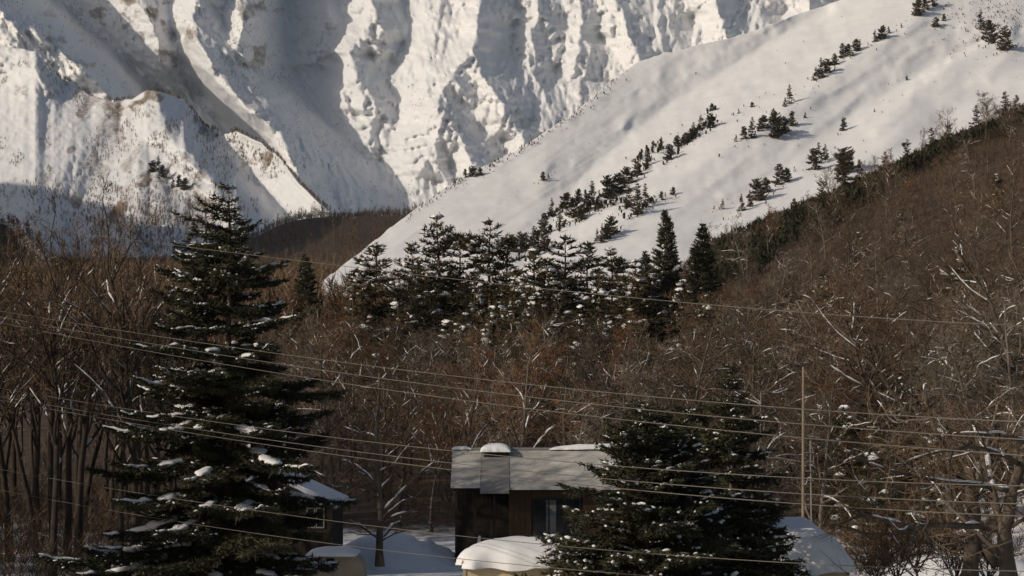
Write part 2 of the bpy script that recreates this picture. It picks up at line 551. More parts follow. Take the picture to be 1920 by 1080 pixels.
# --- left sunlit spur and the right snow slope: surfaces under a skyline --------------------
class Slope:
    def __init__(s, name, label, mat, skyline, bottom, xstep, rows, base, lines, lx, ly, detail, vegf, backdrop, warp=6, carvek=0, fish=()):
        xs = np.arange(skyline[0][0], skyline[-1][0] + 0.1, xstep)
        sk = np.interp(xs, [p[0] for p in skyline], [p[1] for p in skyline])
        rough = fbm(xs / 14, xs * 0, 5, 3)
        sk = sk + rough * 3
        bt = bottom(xs) if callable(bottom) else np.full_like(xs, bottom)
        t = np.linspace(0, 1, rows) ** 1.05
        px = np.repeat(xs[None], rows, 0); py = sk[None] + t[:, None] * (bt - sk)[None]
        off = relax((fishbone([lines[q] for q in fish], 9, (24, 40), (22, 60), 1.0, 1.9, 2) if fish else []) + lines, lx[0], lx[1], ly[0], ly[1], 4.0, 1 if fish else 3)
        wx = px + warp * fbm(px / 35, py / 35, 3, 3); wy = py + warp * fbm(px / 35, py / 35, 9, 3)
        D = base(px, py) + bil(off, (wx - lx[0]) / 4.0, (wy - ly[0]) / 4.0) + detail(px, py)
        if carvek: D = carve2(D, sstep(0, 0.12, t)[:, None], xstep * 0.6, carvek, 1.1, (8, 8), 5)
        if carvek: D = D + fbm(px / 9, py / 9, 87, 4) * 3.5 + (0.5 - ridged(wx / 26 + wy / 40, wy / 36, 89, 4, 0.6)) * 8
        s.D, s.px, s.py, s.sk, s.bt, s.xs, s.rows = D, px, py, sk, bt, xs, rows
        X = (px - 960) / F_PX * D; Z = CAMZ + (HOR - py) / F_PX * D
        V = np.stack([X, D, Z], -1)
        veg = vegf(px, py)
        d0 = D[0]; b = []
        for k in (4, 3, 2, 1):
            dd = d0 + backdrop * k; b.append(np.stack([X[0], dd, Z[0] - backdrop * 0.16 * k * k - 0.02 * backdrop * k], -1))
        V = np.concatenate([np.stack(b), V]); veg = np.concatenate([np.repeat(veg[:1], 4, 0), veg])
        me = new_mesh(name, V, grid_faces(*V.shape[:2]), True, MAT[mat])
        set_attr(me, 'veg', veg)
        s.ob = tag(obj(name, me), label, None, None, 'structure')

    def at(s, px, py):
        px = np.asarray(px, float); py = np.asarray(py, float)
        u = (px - s.xs[0]) / (s.xs[1] - s.xs[0])
        sk = np.interp(px, s.xs, s.sk); bt = np.interp(px, s.xs, s.bt)
        t = np.clip((py - sk) / (bt - sk), 0, 1) ** (1 / 1.05)
        d = bil(s.D, u, t * (s.rows - 1))
        py = np.maximum(py, sk)
        return np.stack([(px - 960) / F_PX * d, d, CAMZ + (HOR - py) / F_PX * d], -1)


spur_lines = [
    [(-260, 40, -60), (-100, 70, -60), (0, 88, -70), (60, 98, -90), (85, 130, -90), (90, 165, -70)],
    [(110, 140, 40), (140, 178, 40), (120, 215, 10)],
    [(275, 168, -60), (292, 176, -90), (300, 205, -130), (310, 240, -150), (345, 278, -160), (385, 322, -170), (430, 372, -180), (470, 430, -180), (500, 520, -170)],
    [(345, 186, 40), (383, 240, 90), (420, 298, 100), (456, 336, 100), (500, 386, 90), (530, 420, 70), (560, 520, 60)],
    [(440, 246, -10), (488, 268, -40), (528, 300, -60), (570, 356, -80), (612, 394, -80), (680, 470, -80)],
    [(185, 190, -10), (150, 260, -40), (90, 330, -70), (60, 400, -90), (30, 520, -110)],
    [(235, 190, 0), (215, 280, -5), (170, 360, -20), (150, 430, -40), (130, 520, -60)],
    [(275, 168, -60), (262, 240, -60), (250, 300, -80), (262, 360, -100), (250, 440, -120), (260, 520, -130)],
    [(300, 330, -90), (325, 400, -110), (330, 520, -130)],
    [(-200, 200, 0), (-150, 520, -60)], [(0, 160, 20), (-20, 300, 10), (-40, 520, -40)],
]
spur = Slope('spur', 'sunlit snowy spur with brown shrubs at the left', 'spur_snow',
             [(-300, 30), (-150, 60), (0, 86), (66, 96), (86, 128), (120, 150), (170, 179), (215, 190), (245, 187), (275, 168), (300, 172), (345, 186), (380, 236), (420, 252), (442, 246), (490, 268), (525, 299), (570, 354), (614, 393), (700, 440)],
             lambda x: np.full_like(x, 585.0), 2.6, 190, lambda px, py: 1850 + (540 - py) * 1.55, spur_lines, (-320, 720), (0, 600),
             lambda px, py: fbm(px / 8, py / 8, 81, 3) * 4 + (0.5 - ridged(px / 60 + py / 70, py / 90, 83, 3)) * 16 + (0.5 - ridged(px / 16, py / 40, 85, 3)) * 9 * sstep(300, 380, px),
             lambda px, py: 0.05 + 0.46 * sstep(0.0, 0.45, fbm(px / 32 + py / 40, py / 45 - px / 60, 91, 4)) + 0.34 * blob(px, py, 370, 215, 28, 28) + 0.34 * blob(px, py, 430, 270, 36, 18)
             + 0.30 * blob(px, py, 520, 305, 40, 22) * (fbm(px / 15, py / 15, 94, 2) > 0) + 0.50 * blob(px, py, 270, 420, 130, 80) * sstep(-0.3, 0.3, fbm(px / 14, py / 20, 95, 3)) + 0.36 * blob(px, py, 260, 200, 50, 40) + 0.38 * blob(px, py, 90, 240, 70, 50), 220, carvek=0.05, fish=(2, 4))

slope_lines = [
    [(1900, -120, -30), (1740, 20, -30), (1600, 110, -28), (1480, 200, -26), (1330, 300, -26), (1150, 420, -24), (1000, 520, -20)],
    [(1560, 10, 10), (1400, 110, 22), (1250, 200, 26), (1120, 300, 22), (1040, 400, 16), (980, 480, 10)],
    [(1480, 34, -5), (1200, 115, -14), (1070, 218, -16), (960, 288, -14), (850, 345, -12), (700, 460, -8), (600, 540, -6)],
    [(2100, -60, 20), (1900, 60, 16), (1750, 120, 10), (1600, 210, 8), (1450, 330, 0), (1300, 460, 0)],
    [(1900, 60, -12), (1790, 110, -14), (1720, 170, -12), (1640, 250, -8)],
    [(2100, 200, 0), (1860, 170, 8), (1760, 230, 8)], [(800, 560, 0), (1400, 560, -10), (2200, 400, -10)],
    [(1240, 130, -8), (1200, 180, 6), (1170, 240, 8)], [(1030, 310, -8), (990, 370, 4), (960, 430, 6)],
]
slope = Slope('snow_slope', 'broad smooth sunlit snow slope rising to the right', 'slope_snow',
              [(480, 600), (600, 531), (680, 470), (745, 416), (800, 376), (850, 342), (900, 314), (960, 286), (1000, 263), (1070, 216), (1150, 150), (1200, 113), (1270, 93), (1350, 76), (1420, 56), (1480, 31), (1560, 5), (1700, -42), (1900, -120), (2250, -260)],
              lambda x: np.maximum(575.0, np.interp(x, [480, 560], [640, 575])), 4.0, 190, lambda px, py: 600 + (560 - py) * 0.92 + (1000 - px) * 0.12, [[(a, b, c * 0.8) for a, b, c in l] for l in slope_lines], (470, 2260), (-270, 650),
              lambda px, py: fbm(px / 40, py / 40, 101, 2) * 0.9 + (0.5 - ridged((px + py * 1.3) / 130, (py - px * 0.1) / 110, 103, 2)) * 8 * (0.5 + 0.5 * sstep(1350, 1650, px)) + fbm((px + py) / 90, (px * 0.6 + py) / 22, 107, 3) * 0.9,
              lambda px, py: 0.02 + 0.22 * sstep(0.15, 0.6, fbm((px + py) / 50, (px * 0.62 + py) / 16, 111, 3)) * sstep(200, 60, np.abs(px * 0.70 + py - 1120) * 0.9) * 0.7
              + 0.25 * blob(px, py, 1850, 30, 90, 50) * sstep(-0.1, 0.3, fbm(px / 12, py / 12, 113, 3)), 140)


# --- near ground -------------------------------------------------------------------------
def zg(x, y):
    x = np.asarray(x, float); y = np.asarray(y, float)
    z = np.interp(y, [0, 60, 105, 130, 250, 400, 640, 1000, 1700, 2600, 9000], [-1.5, 0, 0.2, 1.6, 12, 26, 45, 74, 132, 150, 160])
    hill = 0.44 * np.maximum(0, x - 30 + 6 * np.sin(y / 60.0)) * sstep(640, 520, y) * sstep(70, 140, y)
    hill = np.minimum(hill, 75)
    z = z + hill
    z = z + (42 + 7 * fbm(x / 40, y / 60, 209, 3)) * np.exp(-(((x + 95) / 110) ** 4 + ((y - 1450) / 170) ** 2))        # wooded knoll in the valley
    z = z + sstep(100, 160, y) * (fbm(x / 23, y / 23, 201, 3) * 1.6) + fbm(x / 6, y / 6, 203, 2) * 0.12
    return z


def ground():
    ds = np.concatenate([np.arange(8, 160, 2.0), np.geomspace(160, 9000, 190)])
    us = np.arange(-2400, 4300, 18.0)
    pu, dd = np.meshgrid(us, ds)
    x = (pu - 960) / F_PX * np.maximum(dd, 30); z = zg(x, dd)
    V = np.stack([x, dd, z], -1)
    veg = sstep(98, 125, dd + 6 * fbm(x / 8, dd / 8, 205, 2)) * 0.95 - 0.12 + 0.12 * fbm(x / 11, dd / 14, 207, 3)
    veg = np.where(dd > 1900, 0.0, veg)
    me = new_mesh('ground', V, grid_faces(*V.shape[:2]), True, MAT['ground_snow'])
    set_attr(me, 'veg', veg)
    tag(obj('ground', me), 'snowy ground rising into the woods', None, None, 'structure')


ground()

# dark wooded hill at the left edge, its unseen rise outside the frame shaped to shade spur and valley
hill_lines = [[(-3000, -1000, 0), (-3000, 700, 0)], [(-900, 0, -30), (-950, 500, -60)], [(-400, 200, -40), (-420, 560, -70)], [(-650, 150, 40), (-660, 560, 20)], [(0, 430, 0), (150, 600, 0)]]
hill = Slope('hill', 'dark wooded hillside at the left edge', 'ground_snow',
             [(-3000, -1000), (-2400, -900), (-1900, -640), (-1300, -420), (-900, -520), (-600, -420), (-400, -200), (-200, 150), (-80, 385), (0, 418), (50, 440), (100, 490), (130, 530), (190, 600)],
             lambda x: np.full_like(x, 640.0), 10.0, 90, lambda px, py: 960 + (600 - py) * 0.38, hill_lines, (-3020, 220), (-1020, 720),
             lambda px, py: fbm(px / 40, py / 40, 121, 3) * 12, lambda px, py: 0.62 + 0.1 * fbm(px / 20, py / 20, 123, 2), 160)


# ------------------------------------------------------------------ plants: generators
def unit(v):
    v = np.asarray(v, float)
    return v / (np.linalg.norm(v) + 1e-9)


def perp(d, r):
    a = np.cross(d, (0, 0, 1.0) if abs(d[2]) < 0.9 else (1.0, 0, 0)); a = unit(a)
    b = np.cross(d, a); t = r.uniform(0, 2 * math.pi)
    return a * math.cos(t) + b * math.sin(t)


class BareTree:
    """leafless broadleaf tree: tapered trunk and limbs, fine twigs, snow lying on the limbs"""
    def __init__(s, seed, height=12.0, limbs=None, spread=0.75, twigw=0.014, l1=15, l2=8, l3=7, l4=4, snow=0.4, rise=0.6, lean=(0, 0), r0=None, crown0=0.25, twist=0.16):
        s.r = random.Random(seed); s.wood = Buf(); s.tw = []; s.sn = Buf()
        s.snow = snow; s.cnt = (l1, l2, l3, l4); s.rise = rise; s.spread = spread; s.twigw = twigw; s.twist = twist
        r0 = r0 or height * 0.0125
        if limbs is None:
            pts = s.path(np.zeros(3), unit((lean[0], lean[1], 1)), height * 0.82, 8, 0.05, 0.02)
            s.limb(pts, r0, r0 * 0.25, 0, height, crown0)
        else:
            for pts, ra, rb, lev in limbs:
                s.limb(np.asarray(pts, float), ra, rb, lev, height, 0.12)

    def path(s, p, d, L, n, wob, up):
        pts = [np.array(p)]; d = np.array(d, float)
        for i in range(n):
            d = unit(d + np.array([s.r.gauss(0, wob), s.r.gauss(0, wob), s.r.gauss(0, wob) + up]))
            pts.append(pts[-1] + d * L / n)
        return np.array(pts)

    def limb(s, pts, ra, rb, lev, H, c0):
        n = len(pts); rad = np.linspace(ra, rb, n)
        if lev == 0: rad[0] *= 1.35
        s.wood.tube(pts, rad, (7, 5, 3)[min(lev, 2)], cap=True, jitter=0.12)
        s.drift(pts, rad, lev)
        L = np.linalg.norm(np.diff(pts, axis=0), axis=1).sum()
        cn = s.cnt[lev]
        if lev == 0: cn = int(cn * max(0.5, L / (0.82 * H)) + 0.5)
        if lev == 1: cn = max(3, int(cn * min(1.7, L / (0.3 * H))))
        for k in range(cn):
            t = c0 + (1 - c0) * ((k + s.r.random()) / cn) ** 0.85
            i = min(n - 2, int(t * (n - 1))); f = t * (n - 1) - i
            p = pts[i] * (1 - f) + pts[i + 1] * f; d = unit(pts[i + 1] - pts[i])
            ang = s.r.uniform(0.55, 1.1)
            nd = unit(d * math.cos(ang) + perp(d, s.r) * math.sin(ang) * s.spread * 1.3)
            rr = ra + (rb - ra) * t
            if lev == 0:
                ll = H * s.r.uniform(0.28, 0.55) * (1.15 - 0.75 * t)
                q = s.path(p, nd, ll, 9, s.twist, 0.07 * s.rise)
                s.limb(q, min(rr * 0.62, ll * 0.024), 0.018, 1, H, 0.15)
            elif lev == 1:
                ll = L * s.r.uniform(0.25, 0.55) * (1.1 - 0.6 * t)
                q = s.path(p, nd, ll, 5, s.twist * 1.2, 0.10 * s.rise)
                s.limb(q, min(rr * 0.6, 0.035), 0.010, 2, H, 0.1)
            else:
                ll = max(0.35, L * s.r.uniform(0.3, 0.6))
                s.twig(p, nd, ll, 0)

    def twig(s, p, d, L, lev):
        q = s.path(p, d, L, 3, 0.18, 0.10)
        s.tw.append((q, s.twigw * (1.0 if lev == 0 else 0.75), perp(d, s.r)))
        if lev < 1:
            for k in range(s.cnt[3]):
                t = s.r.uniform(0.2, 0.95); i = min(2, int(t * 3)); f = t * 3 - i
                a = s.r.uniform(0.4, 0.9)
                s.twig(q[i] * (1 - f) + q[i + 1] * f, unit(d * math.cos(a) + perp(d, s.r) * math.sin(a)), L * s.r.uniform(0.4, 0.75), lev + 1)

    def drift(s, pts, rad, lev):
        n = len(pts)
        i = 0
        while i < n - 1:
            if s.r.random() < s.snow * (0.4, 0.62, 0.10)[min(lev, 2)]:
                j = min(n - 1, i + s.r.choice((1, 2, 3, 3, 4, 5)))
                d = unit(pts[j] - pts[i])
                if abs(d[2]) < 0.86:
                    m = max(4, (j - i) * 3)
                    t = np.linspace(i + 0.1, j, m); k = np.minimum(n - 2, t.astype(int)); f = (t - k)[:, None]
                    q = pts[k] * (1 - f) + pts[k + 1] * f
                    rr = np.interp(t, np.arange(n), rad)
                    w = (rr * 0.85 + s.r.uniform(0.006, 0.016)) * np.array([s.r.uniform(0.55, 1.15) for _ in range(m)])
                    w[0] *= 0.4; w[-1] *= 0.4
                    q = q + np.array([0, 0, 1.0]) * (rr * 0.75 + w * 0.35)[:, None]
                    s.sn.tube(q, w, 5, True, 0.8, 0.25)
                i = j
            i += 1

    def meshes(s, name, twigmat='twig', barkmat='bark'):
        b = Buf()
        if s.tw:
            Q = np.array([t[0] for t in s.tw]); W = np.array([t[1] for t in s.tw]); S = np.array([t[2] for t in s.tw])
            n, m = Q.shape[:2]
            wid = W[:, None] * np.linspace(1, 0.35, m)[None]
            A = Q - S[:, None] * wid[..., None]; B = Q + S[:, None] * wid[..., None]
            V = np.stack([A, B], 2).reshape(n, -1, 3)
            base = (np.arange(n) * m * 2)[:, None, None]
            k = np.arange(m - 1)
            F = np.stack([2 * k, 2 * k + 1, 2 * k + 3, 2 * k + 2], -1)[None] + base
            b.add(V.reshape(-1, 3), F.reshape(-1, 4))
        return [('trunk', s.wood.mesh(name + '_trunk', MAT[barkmat], True)), ('crown', b.mesh(name + '_crown', MAT[twigmat])),
                ('snow', s.sn.mesh(name + '_snow', MAT['snow_clump'], True))]


def plant(name, label, cat, parts, loc, rz=0.0, sc=1.0, group=None, tilt=(0, 0)):
    t = thing(name, label, cat, loc, rz, group)
    t.rotation_euler = (tilt[0], tilt[1], rz)
    t.scale = (sc, sc, sc) if np.isscalar(sc) else sc
    for pn, me in parts:
        if me is not None:
            o = obj(pn, me, t)
            if pn == 'snow': tag(o, kind='stuff')
    return t


# --- conifer boughs --------------------------------------------------------------------------
def needles(twigs, r, step, ln, wd, splay=0.9, upbias=0.15):
    """twigs: list of (p, d, L); spiky needle blades all along them, as one array"""
    p = np.array([t[0] for t in twigs]); d = np.array([t[1] for t in twigs]); L = np.array([t[2] for t in twigs])
    n = np.maximum(3, (L / step).astype(int)); idx = np.repeat(np.arange(len(L)), n)
    t = r.random(len(idx)); t = np.where(r.random(len(idx)) < 0.12, 1.0, t)
    q = p[idx] + d[idx] * (t * L[idx])[:, None]
    q[:, 2] += -0.06 * L[idx] * t * t
    rv = r.normal(size=(len(idx), 3)); rv[:, 2] = rv[:, 2] * 0.55 + upbias
    ax = d[idx] + splay * rv / (np.linalg.norm(rv, axis=1)[:, None] + 1e-9)
    ax /= np.linalg.norm(ax, axis=1)[:, None]
    sd = np.cross(ax, r.normal(size=(len(idx), 3))); sd /= np.linalg.norm(sd, axis=1)[:, None] + 1e-9
    l = ln * r.uniform(0.6, 1.3, len(idx)); w = wd * r.uniform(0.6, 1.3, len(idx))
    V = np.stack([q - sd * w[:, None] * 0.5, q + sd * w[:, None] * 0.5, q + ax * l[:, None]], 1)
    return V.reshape(-1, 3), np.arange(len(idx) * 3).reshape(-1, 3)


def bough_parts(seed, L, droop=0.12, tip=0.10, side=0.42, gap=0.17, step=0.05, ln=0.13, wd=0.035, sub=True, snow='pads', mat='needle', fan=0.95):
    """one flat fir or spruce bough along +X with side sprays; returns meshes for bough and its snow"""
    r = np.random.default_rng(seed); rr = random.Random(seed)
    S = np.linspace(0, L, 10); f = S / L
    bend = rr.uniform(-0.1, 0.1)
    ax = np.stack([S, bend * L * f * f, -droop * L * f ** 1.4 + tip * L * np.maximum(0, f - 0.55) ** 2 * 3], -1)
    at = lambda u: np.array([np.interp(u, f, ax[:, k]) for k in range(3)])
    tw = []
    for u in np.arange(0.12, 0.99, gap / L):
        p = at(u); d0 = unit(at(min(1, u + 0.05)) - at(u - 0.05))
        for sgn in (-1, 1):
            if rr.random() < 0.12: continue
            l = L * side * (1 - u) ** 0.7 * min(1, 0.35 + u * 2.2) * rr.uniform(0.6, 1.2) + 0.10
            a = fan * rr.uniform(0.75, 1.15)
            d = unit(d0 * math.cos(a) + np.array([0, sgn, 0]) * math.sin(a) + np.array([0, 0, rr.uniform(-0.30, 0.10)]))
            tw.append((p, d, l))
            if sub and l > 0.32:
                for v in np.arange(0.22, 0.95, 0.17 / l):
                    for s2 in (-1, 1):
                        b = rr.uniform(0.55, 0.95); sdv = unit(np.cross(d, (0, 0, 1)))
                        d2 = unit(d * math.cos(b) + sdv * s2 * math.sin(b) + np.array([0, 0, rr.uniform(-0.35, 0.12)]))
                        tw.append((p + d * l * v, d2, l * (1 - v) * rr.uniform(0.4, 0.7) + 0.07))
    for i in range(len(ax) - 1):
        if f[i] > 0.25:
            tw.append((ax[i], unit(ax[i + 1] - ax[i]), L / 9))
    V, T = needles(tw, r, step, ln, wd)
    b = Buf(); b.add(V, None, T)
    b.tube(ax, np.linspace(0.012 * L + 0.008, 0.006, len(ax)), 4, False)
    sn = Buf()
    if snow == 'pads':
        u = rr.uniform(0.25, 0.45)
        while u < 0.97:
            du = rr.uniform(0.10, 0.45)
            m = 7; us = np.linspace(u, min(1.0, u + du), m)
            q = np.array([at(x) for x in us]) + np.array([0, rr.uniform(-0.05, 0.05) * L, 0.05])
            w = L * side * 0.34 * (1.02 - us) ** 0.6 * np.array([rr.uniform(0.55, 1.1) for _ in us]) * np.sin(np.linspace(0.35, 2.8, m)) ** 0.5
            w = np.minimum(w, 0.34)
            q[:, 2] += np.array([rr.uniform(-0.04, 0.03) for _ in us])
            sn.tube(q, np.maximum(w, 0.04), 9, True, 0.34, 0.55)
            u += du + rr.uniform(0.03, 0.2)
    if snow in ('pads', 'flecks'):
        for k in range(int(len(tw) * (0.06 if snow == 'pads' else 0.085))):
            p, d, l = tw[rr.randrange(len(tw))]
            c = p + d * l * rr.uniform(0.3, 0.95); e = min(l * 0.35, 0.16) * rr.uniform(0.5, 1.2) + 0.02
            q = np.array([c - d * e, c - d * e * 0.4, c + d * e * 0.4, c + d * e]); q[:, 2] += 0.035
            sn.tube(q, np.array([0.3, 1, 0.9, 0.25]) * rr.uniform(0.035, 0.075), 5, True, 0.65, 0.5)
    return b.mesh('bough', MAT[mat], False), sn.mesh('bough_snow', MAT['snow_clump'], True)


class BoughSet:
    def __init__(s, sizes, **kw):
        s.lib = []
        for L, n in sizes:
            s.lib.append((L, [bough_parts(100 * int(L * 10) + k, L, **kw) for k in range(n)]))

    def get(s, L, r):
        best = min(s.lib, key=lambda e: abs(math.log(e[0] / L)))
        return best[0], r.choice(best[1])


def big_conifer(name, label, cat, base, H, prof, bs, seed, barkmat='bark', whorl=0.62, per=6, el=(0.5, -0.18), snowp=0.7, sector=None, h0=0.04, group=None, jit=0.35):
    """foreground conifer: every bough is an object of its own, with its snow as a sub-part"""
    r = random.Random(seed)
    t = thing(name, label, cat, tuple(base), 0, group)
    b = Buf()
    zz = np.linspace(-0.6, H, 14)
    b.tube(np.stack([0.03 * np.sin(zz), 0.03 * np.cos(zz * 0.7), zz], -1), 0.012 * H * (1 - np.clip(zz / H, 0, 1)) ** 0.8 + 0.012, 9, True, 1, 0.1)
    obj('trunk', b.mesh('conifer_trunk', MAT[barkmat], True), t)
    z = h0 * H
    while z < H * 0.985:
        h = z / H
        n = per if h < 0.85 else max(3, per - 2)
        a0 = r.uniform(0, 6.28)
        for k in range(n):
            if r.random() < 0.08: continue
            L = max(0.22, prof(h) * r.uniform(1 - jit, 1 + jit * 0.55))
            L0, (mb, ms) = bs.get(L, r)
            o = obj('bough', mb, t, (0, 0, z + r.uniform(-0.5, 0.5) * whorl * (0.9 if h < 0.8 else 0.4)))
            e = el[1] + (el[0] - el[1]) * h ** 1.6 + r.uniform(-0.13, 0.13)
            o.rotation_euler = (r.uniform(-0.25, 0.25), -e, a0 + k * 6.283 / n + r.uniform(-0.3, 0.3))
            q = L / L0; o.scale = (q, q * r.uniform(0.85, 1.1), q)
            if ms is not None and r.random() < snowp:
                tag(obj('snow', ms, o), kind='stuff')
        z += whorl * (1.0 if h < 0.75 else 0.62) * r.uniform(0.75, 1.25)
    return t


def crown_mesh(seed, H, prof, whorl, per, el, mat, ln, wd, step, h0=0.2, side=0.4, tip=0.3, droop=0.05, snowp=0.5, snow_r=0.22, irregular=0.4, gap=0.35, bark='pine_bark', fan=0.95, trunk_r=0.012):
    """mid-distance conifer: trunk, crown and snow as three meshes"""
    r = random.Random(seed); R = np.random.default_rng(seed)
    wood = Buf(); sn = Buf(); tw = []
    zz = np.linspace(-0.5, H * 0.98, 9); lx = r.uniform(-0.03, 0.03)
    cx = lambda z: lx * z + 0.15 * math.sin(z * 0.5 + seed)
    wood.tube(np.array([(cx(z), 0, z) for z in zz]), trunk_r * H * (1 - np.clip(zz / H, 0, 1)) ** 0.8 + 0.02, 6, True, 1, 0.1)
    z = h0 * H
    while z < H:
        h = z / H
        for k in range(per if h < 0.85 else max(2, per - 2)):
            if r.random() < 0.15: continue
            L = max(0.3, prof(h) * r.uniform(1 - irregular, 1 + irregular * 0.5)); a = r.uniform(0, 6.28)
            e = el[1] + (el[0] - el[1]) * h ** 1.4 + r.uniform(-0.15, 0.15)
            d = np.array([math.cos(a) * math.cos(e), math.sin(a) * math.cos(e), math.sin(e)])
            u = np.linspace(0, 1, 6)
            ax = np.array([(cx(z), 0, z)]) + d[None] * (u * L)[:, None]
            ax[:, 2] += L * (-droop * u ** 1.3 + tip * np.maximum(0, u - 0.5) ** 2 * 2)
            wood.tube(ax, np.linspace(0.010 * L + 0.012, 0.008, 6), 3, False)
            sdv = unit(np.cross(d, (0, 0, 1)))
            for v in np.arange(0.3, 1.0, gap / L):
                p = np.array([np.interp(v, u, ax[:, c]) for c in range(3)])
                for sg in (-1, 1):
                    b = fan * r.uniform(0.7, 1.1)
                    d2 = unit(d * math.cos(b) + sdv * sg * math.sin(b) + np.array([0, 0, r.uniform(-0.1, 0.45)]))
                    tw.append((p, d2, side * L * (1 - v) ** 0.6 * r.uniform(0.6, 1.2) + 0.25))
            tw.append((ax[3], unit(ax[5] - ax[3]), L * 0.42))
            if r.random() < snowp:
                for q0 in range(r.choice((1, 1, 2))):
                    v = r.uniform(0.45, 0.95); p = np.array([np.interp(v, u, ax[:, c]) for c in range(3)])
                    l = L * r.uniform(0.12, 0.28); m = 5
                    q = p[None] + d[None] * np.linspace(-l, l, m)[:, None] + sdv[None] * r.uniform(-0.3, 0.3) * side * L
                    q[:, 2] += 0.12
                    sn.tube(q, snow_r * r.uniform(0.5, 1.2) * np.array([0.35, 0.9, 1.1, 0.85, 0.3]), 6, True, 0.6, 0.5)
        z += whorl * r.uniform(0.7, 1.3)
    tw.append((np.array([cx(H * .96), 0, H * 0.96]), np.array([0, 0, 1.0]), H * 0.05))
    V, T = needles(tw, R, step, ln, wd, 0.9, 0.3)
    b = Buf(); b.add(V, None, T)
    return [('trunk', wood.mesh('pine_trunk', MAT[bark], True)), ('crown', b.mesh('pine_crown', MAT[mat])), ('snow', sn.mesh('pine_snow', MAT['snow_clump'], True))]


def gz(px, d):
    x = (px - 960) / F_PX * d
    return np.array([x, d, float(zg(x, d))])


def hgt(px, py, d):
    """height above ground of a point seen at row py when it stands at distance d"""
    return P(px, py, d)[2] - gz(px, d)[2]


# ------------------------------------------------------------------ the large fir pair at the left, the spruces at the right
fir_set = BoughSet([(4.6, 4), (3.0, 4), (1.8, 3), (0.9, 3)], droop=0.20, tip=0.18, side=0.36, gap=0.17, step=0.036, ln=0.19, wd=0.055, snow='pads')
spruce_set = BoughSet([(2.6, 5), (1.7, 4), (0.9, 3)], droop=0.10, tip=0.10, side=0.45, gap=0.14, step=0.032, ln=0.15, wd=0.05, snow='flecks')

d = 72; b0 = gz(430, d); H = hgt(430, 343, d)
big_conifer('fir_tree', 'tallest dark fir with snow-laden drooping boughs, taller of the left pair', 'fir tree', b0, H,
            lambda h: 5.6 * (1 - h) ** 0.66, fir_set, 11, whorl=0.66, per=7, el=(0.45, -0.06), snowp=0.75, group='fir pair at the left', jit=0.55)
d = 75; b1 = gz(386, d); H = hgt(386, 368, d)
big_conifer('fir_tree', 'dark fir with a slightly lower tip just left of the tallest fir', 'fir tree', b1, H,
            lambda h: 5.5 * (1 - h) ** 0.66, fir_set, 23, whorl=0.70, per=6, el=(0.45, -0.08), snowp=0.75, group='fir pair at the left', jit=0.55)
d = 56; b2 = gz(1215, d); H = hgt(1215, 752, d)
big_conifer('spruce_tree', 'bushy dark spruce flecked with snow, overlapping the cream shed and cabin roof', 'spruce tree', b2, H,
            lambda h: 3.8 * (1 - h) ** 0.62, spruce_set, 31, whorl=0.27, per=8, el=(0.55, -0.05), snowp=0.8, group='spruces at the right', h0=0.02, jit=0.65)
d = 60; b3 = gz(1372, d); H = hgt(1372, 672, d)
big_conifer('spruce_tree', 'taller slender-topped dark spruce flecked with snow, right of the bushy spruce', 'spruce tree', b3, H,
            lambda h: 2.9 * (1 - h) ** 0.68, spruce_set, 37, whorl=0.30, per=7, el=(0.5, -0.08), snowp=0.75, group='spruces at the right', h0=0.02, jit=0.65)

d = 64; b4 = gz(1296, d); H = hgt(1296, 762, d)
big_conifer('spruce_tree', 'lower dark spruce filling the gap behind the two spruces', 'spruce tree', b4, H,
            lambda h: 3.4 * (1 - h) ** 0.5, spruce_set, 41, whorl=0.36, per=7, el=(0.5, -0.05), snowp=0.6, group='spruces at the right', h0=0.02, jit=0.5)
d = 58; b5 = gz(1425, d); H = hgt(1425, 905, d)
big_conifer('spruce_tree', 'small dark spruce at the right foot of the slender-topped spruce', 'spruce tree', b5, H,
            lambda h: 1.9 * (1 - h) ** 0.5, spruce_set, 43, whorl=0.34, per=6, el=(0.35, -0.05), snowp=0.6, group='spruces at the right', h0=0.02, jit=0.6)

# ------------------------------------------------------------------ pines on the knoll in the middle
pines = [crown_mesh(300 + k, 14.0, lambda h: 4.2 * (1.02 - h) ** 0.62 * (0.75 + 0.25 * math.sin(h * 17)), 0.62, 6, (0.55, 0.05), 'pine_needle', 0.42, 0.13, 0.06, h0=0.10, snowp=0.26, snow_r=0.40, irregular=0.7, side=0.5) for k in range(5)]
pine_spots = [(705, 470, 262, 0), (745, 520, 240, 1), (825, 424, 265, 2), (800, 500, 235, 3), (915, 430, 258, 4), (890, 520, 225, 0), (965, 520, 232, 1), (1000, 486, 250, 2),
              (1062, 458, 262, 3), (1040, 520, 228, 4), (1105, 470, 268, 1), (1125, 520, 240, 0), (1180, 505, 250, 2), (660, 545, 245, 3), (1275, 540, 240, 4), (1330, 560, 250, 0), (940, 580, 205, 3), (1080, 590, 205, 2), (680, 500, 255, 4), (770, 470, 258, 1), (865, 460, 262, 3), (950, 455, 262, 0), (1030, 500, 255, 1), (1150, 480, 262, 4), (1225, 520, 255, 3), (1000, 565, 215, 4), (1300, 585, 232, 3)]
for i, (px, py, dd, v) in enumerate(pine_spots):
    h = hgt(px, py - 12, dd)
    plant('pine_tree', ['snow-laden pine in the row below the bright slope', 'low snow-dusted pine in front of the pine row'][py > 515], 'pine tree', pines[v], gz(px, dd), rng.uniform(0, 6.28), (h / 14.0 * rng.uniform(1.15, 1.6), h / 14.0 * rng.uniform(1.15, 1.6), h / 14.0),
          'pines in the row below the snow slope' if py <= 515 else 'low pines in front of the pine row')
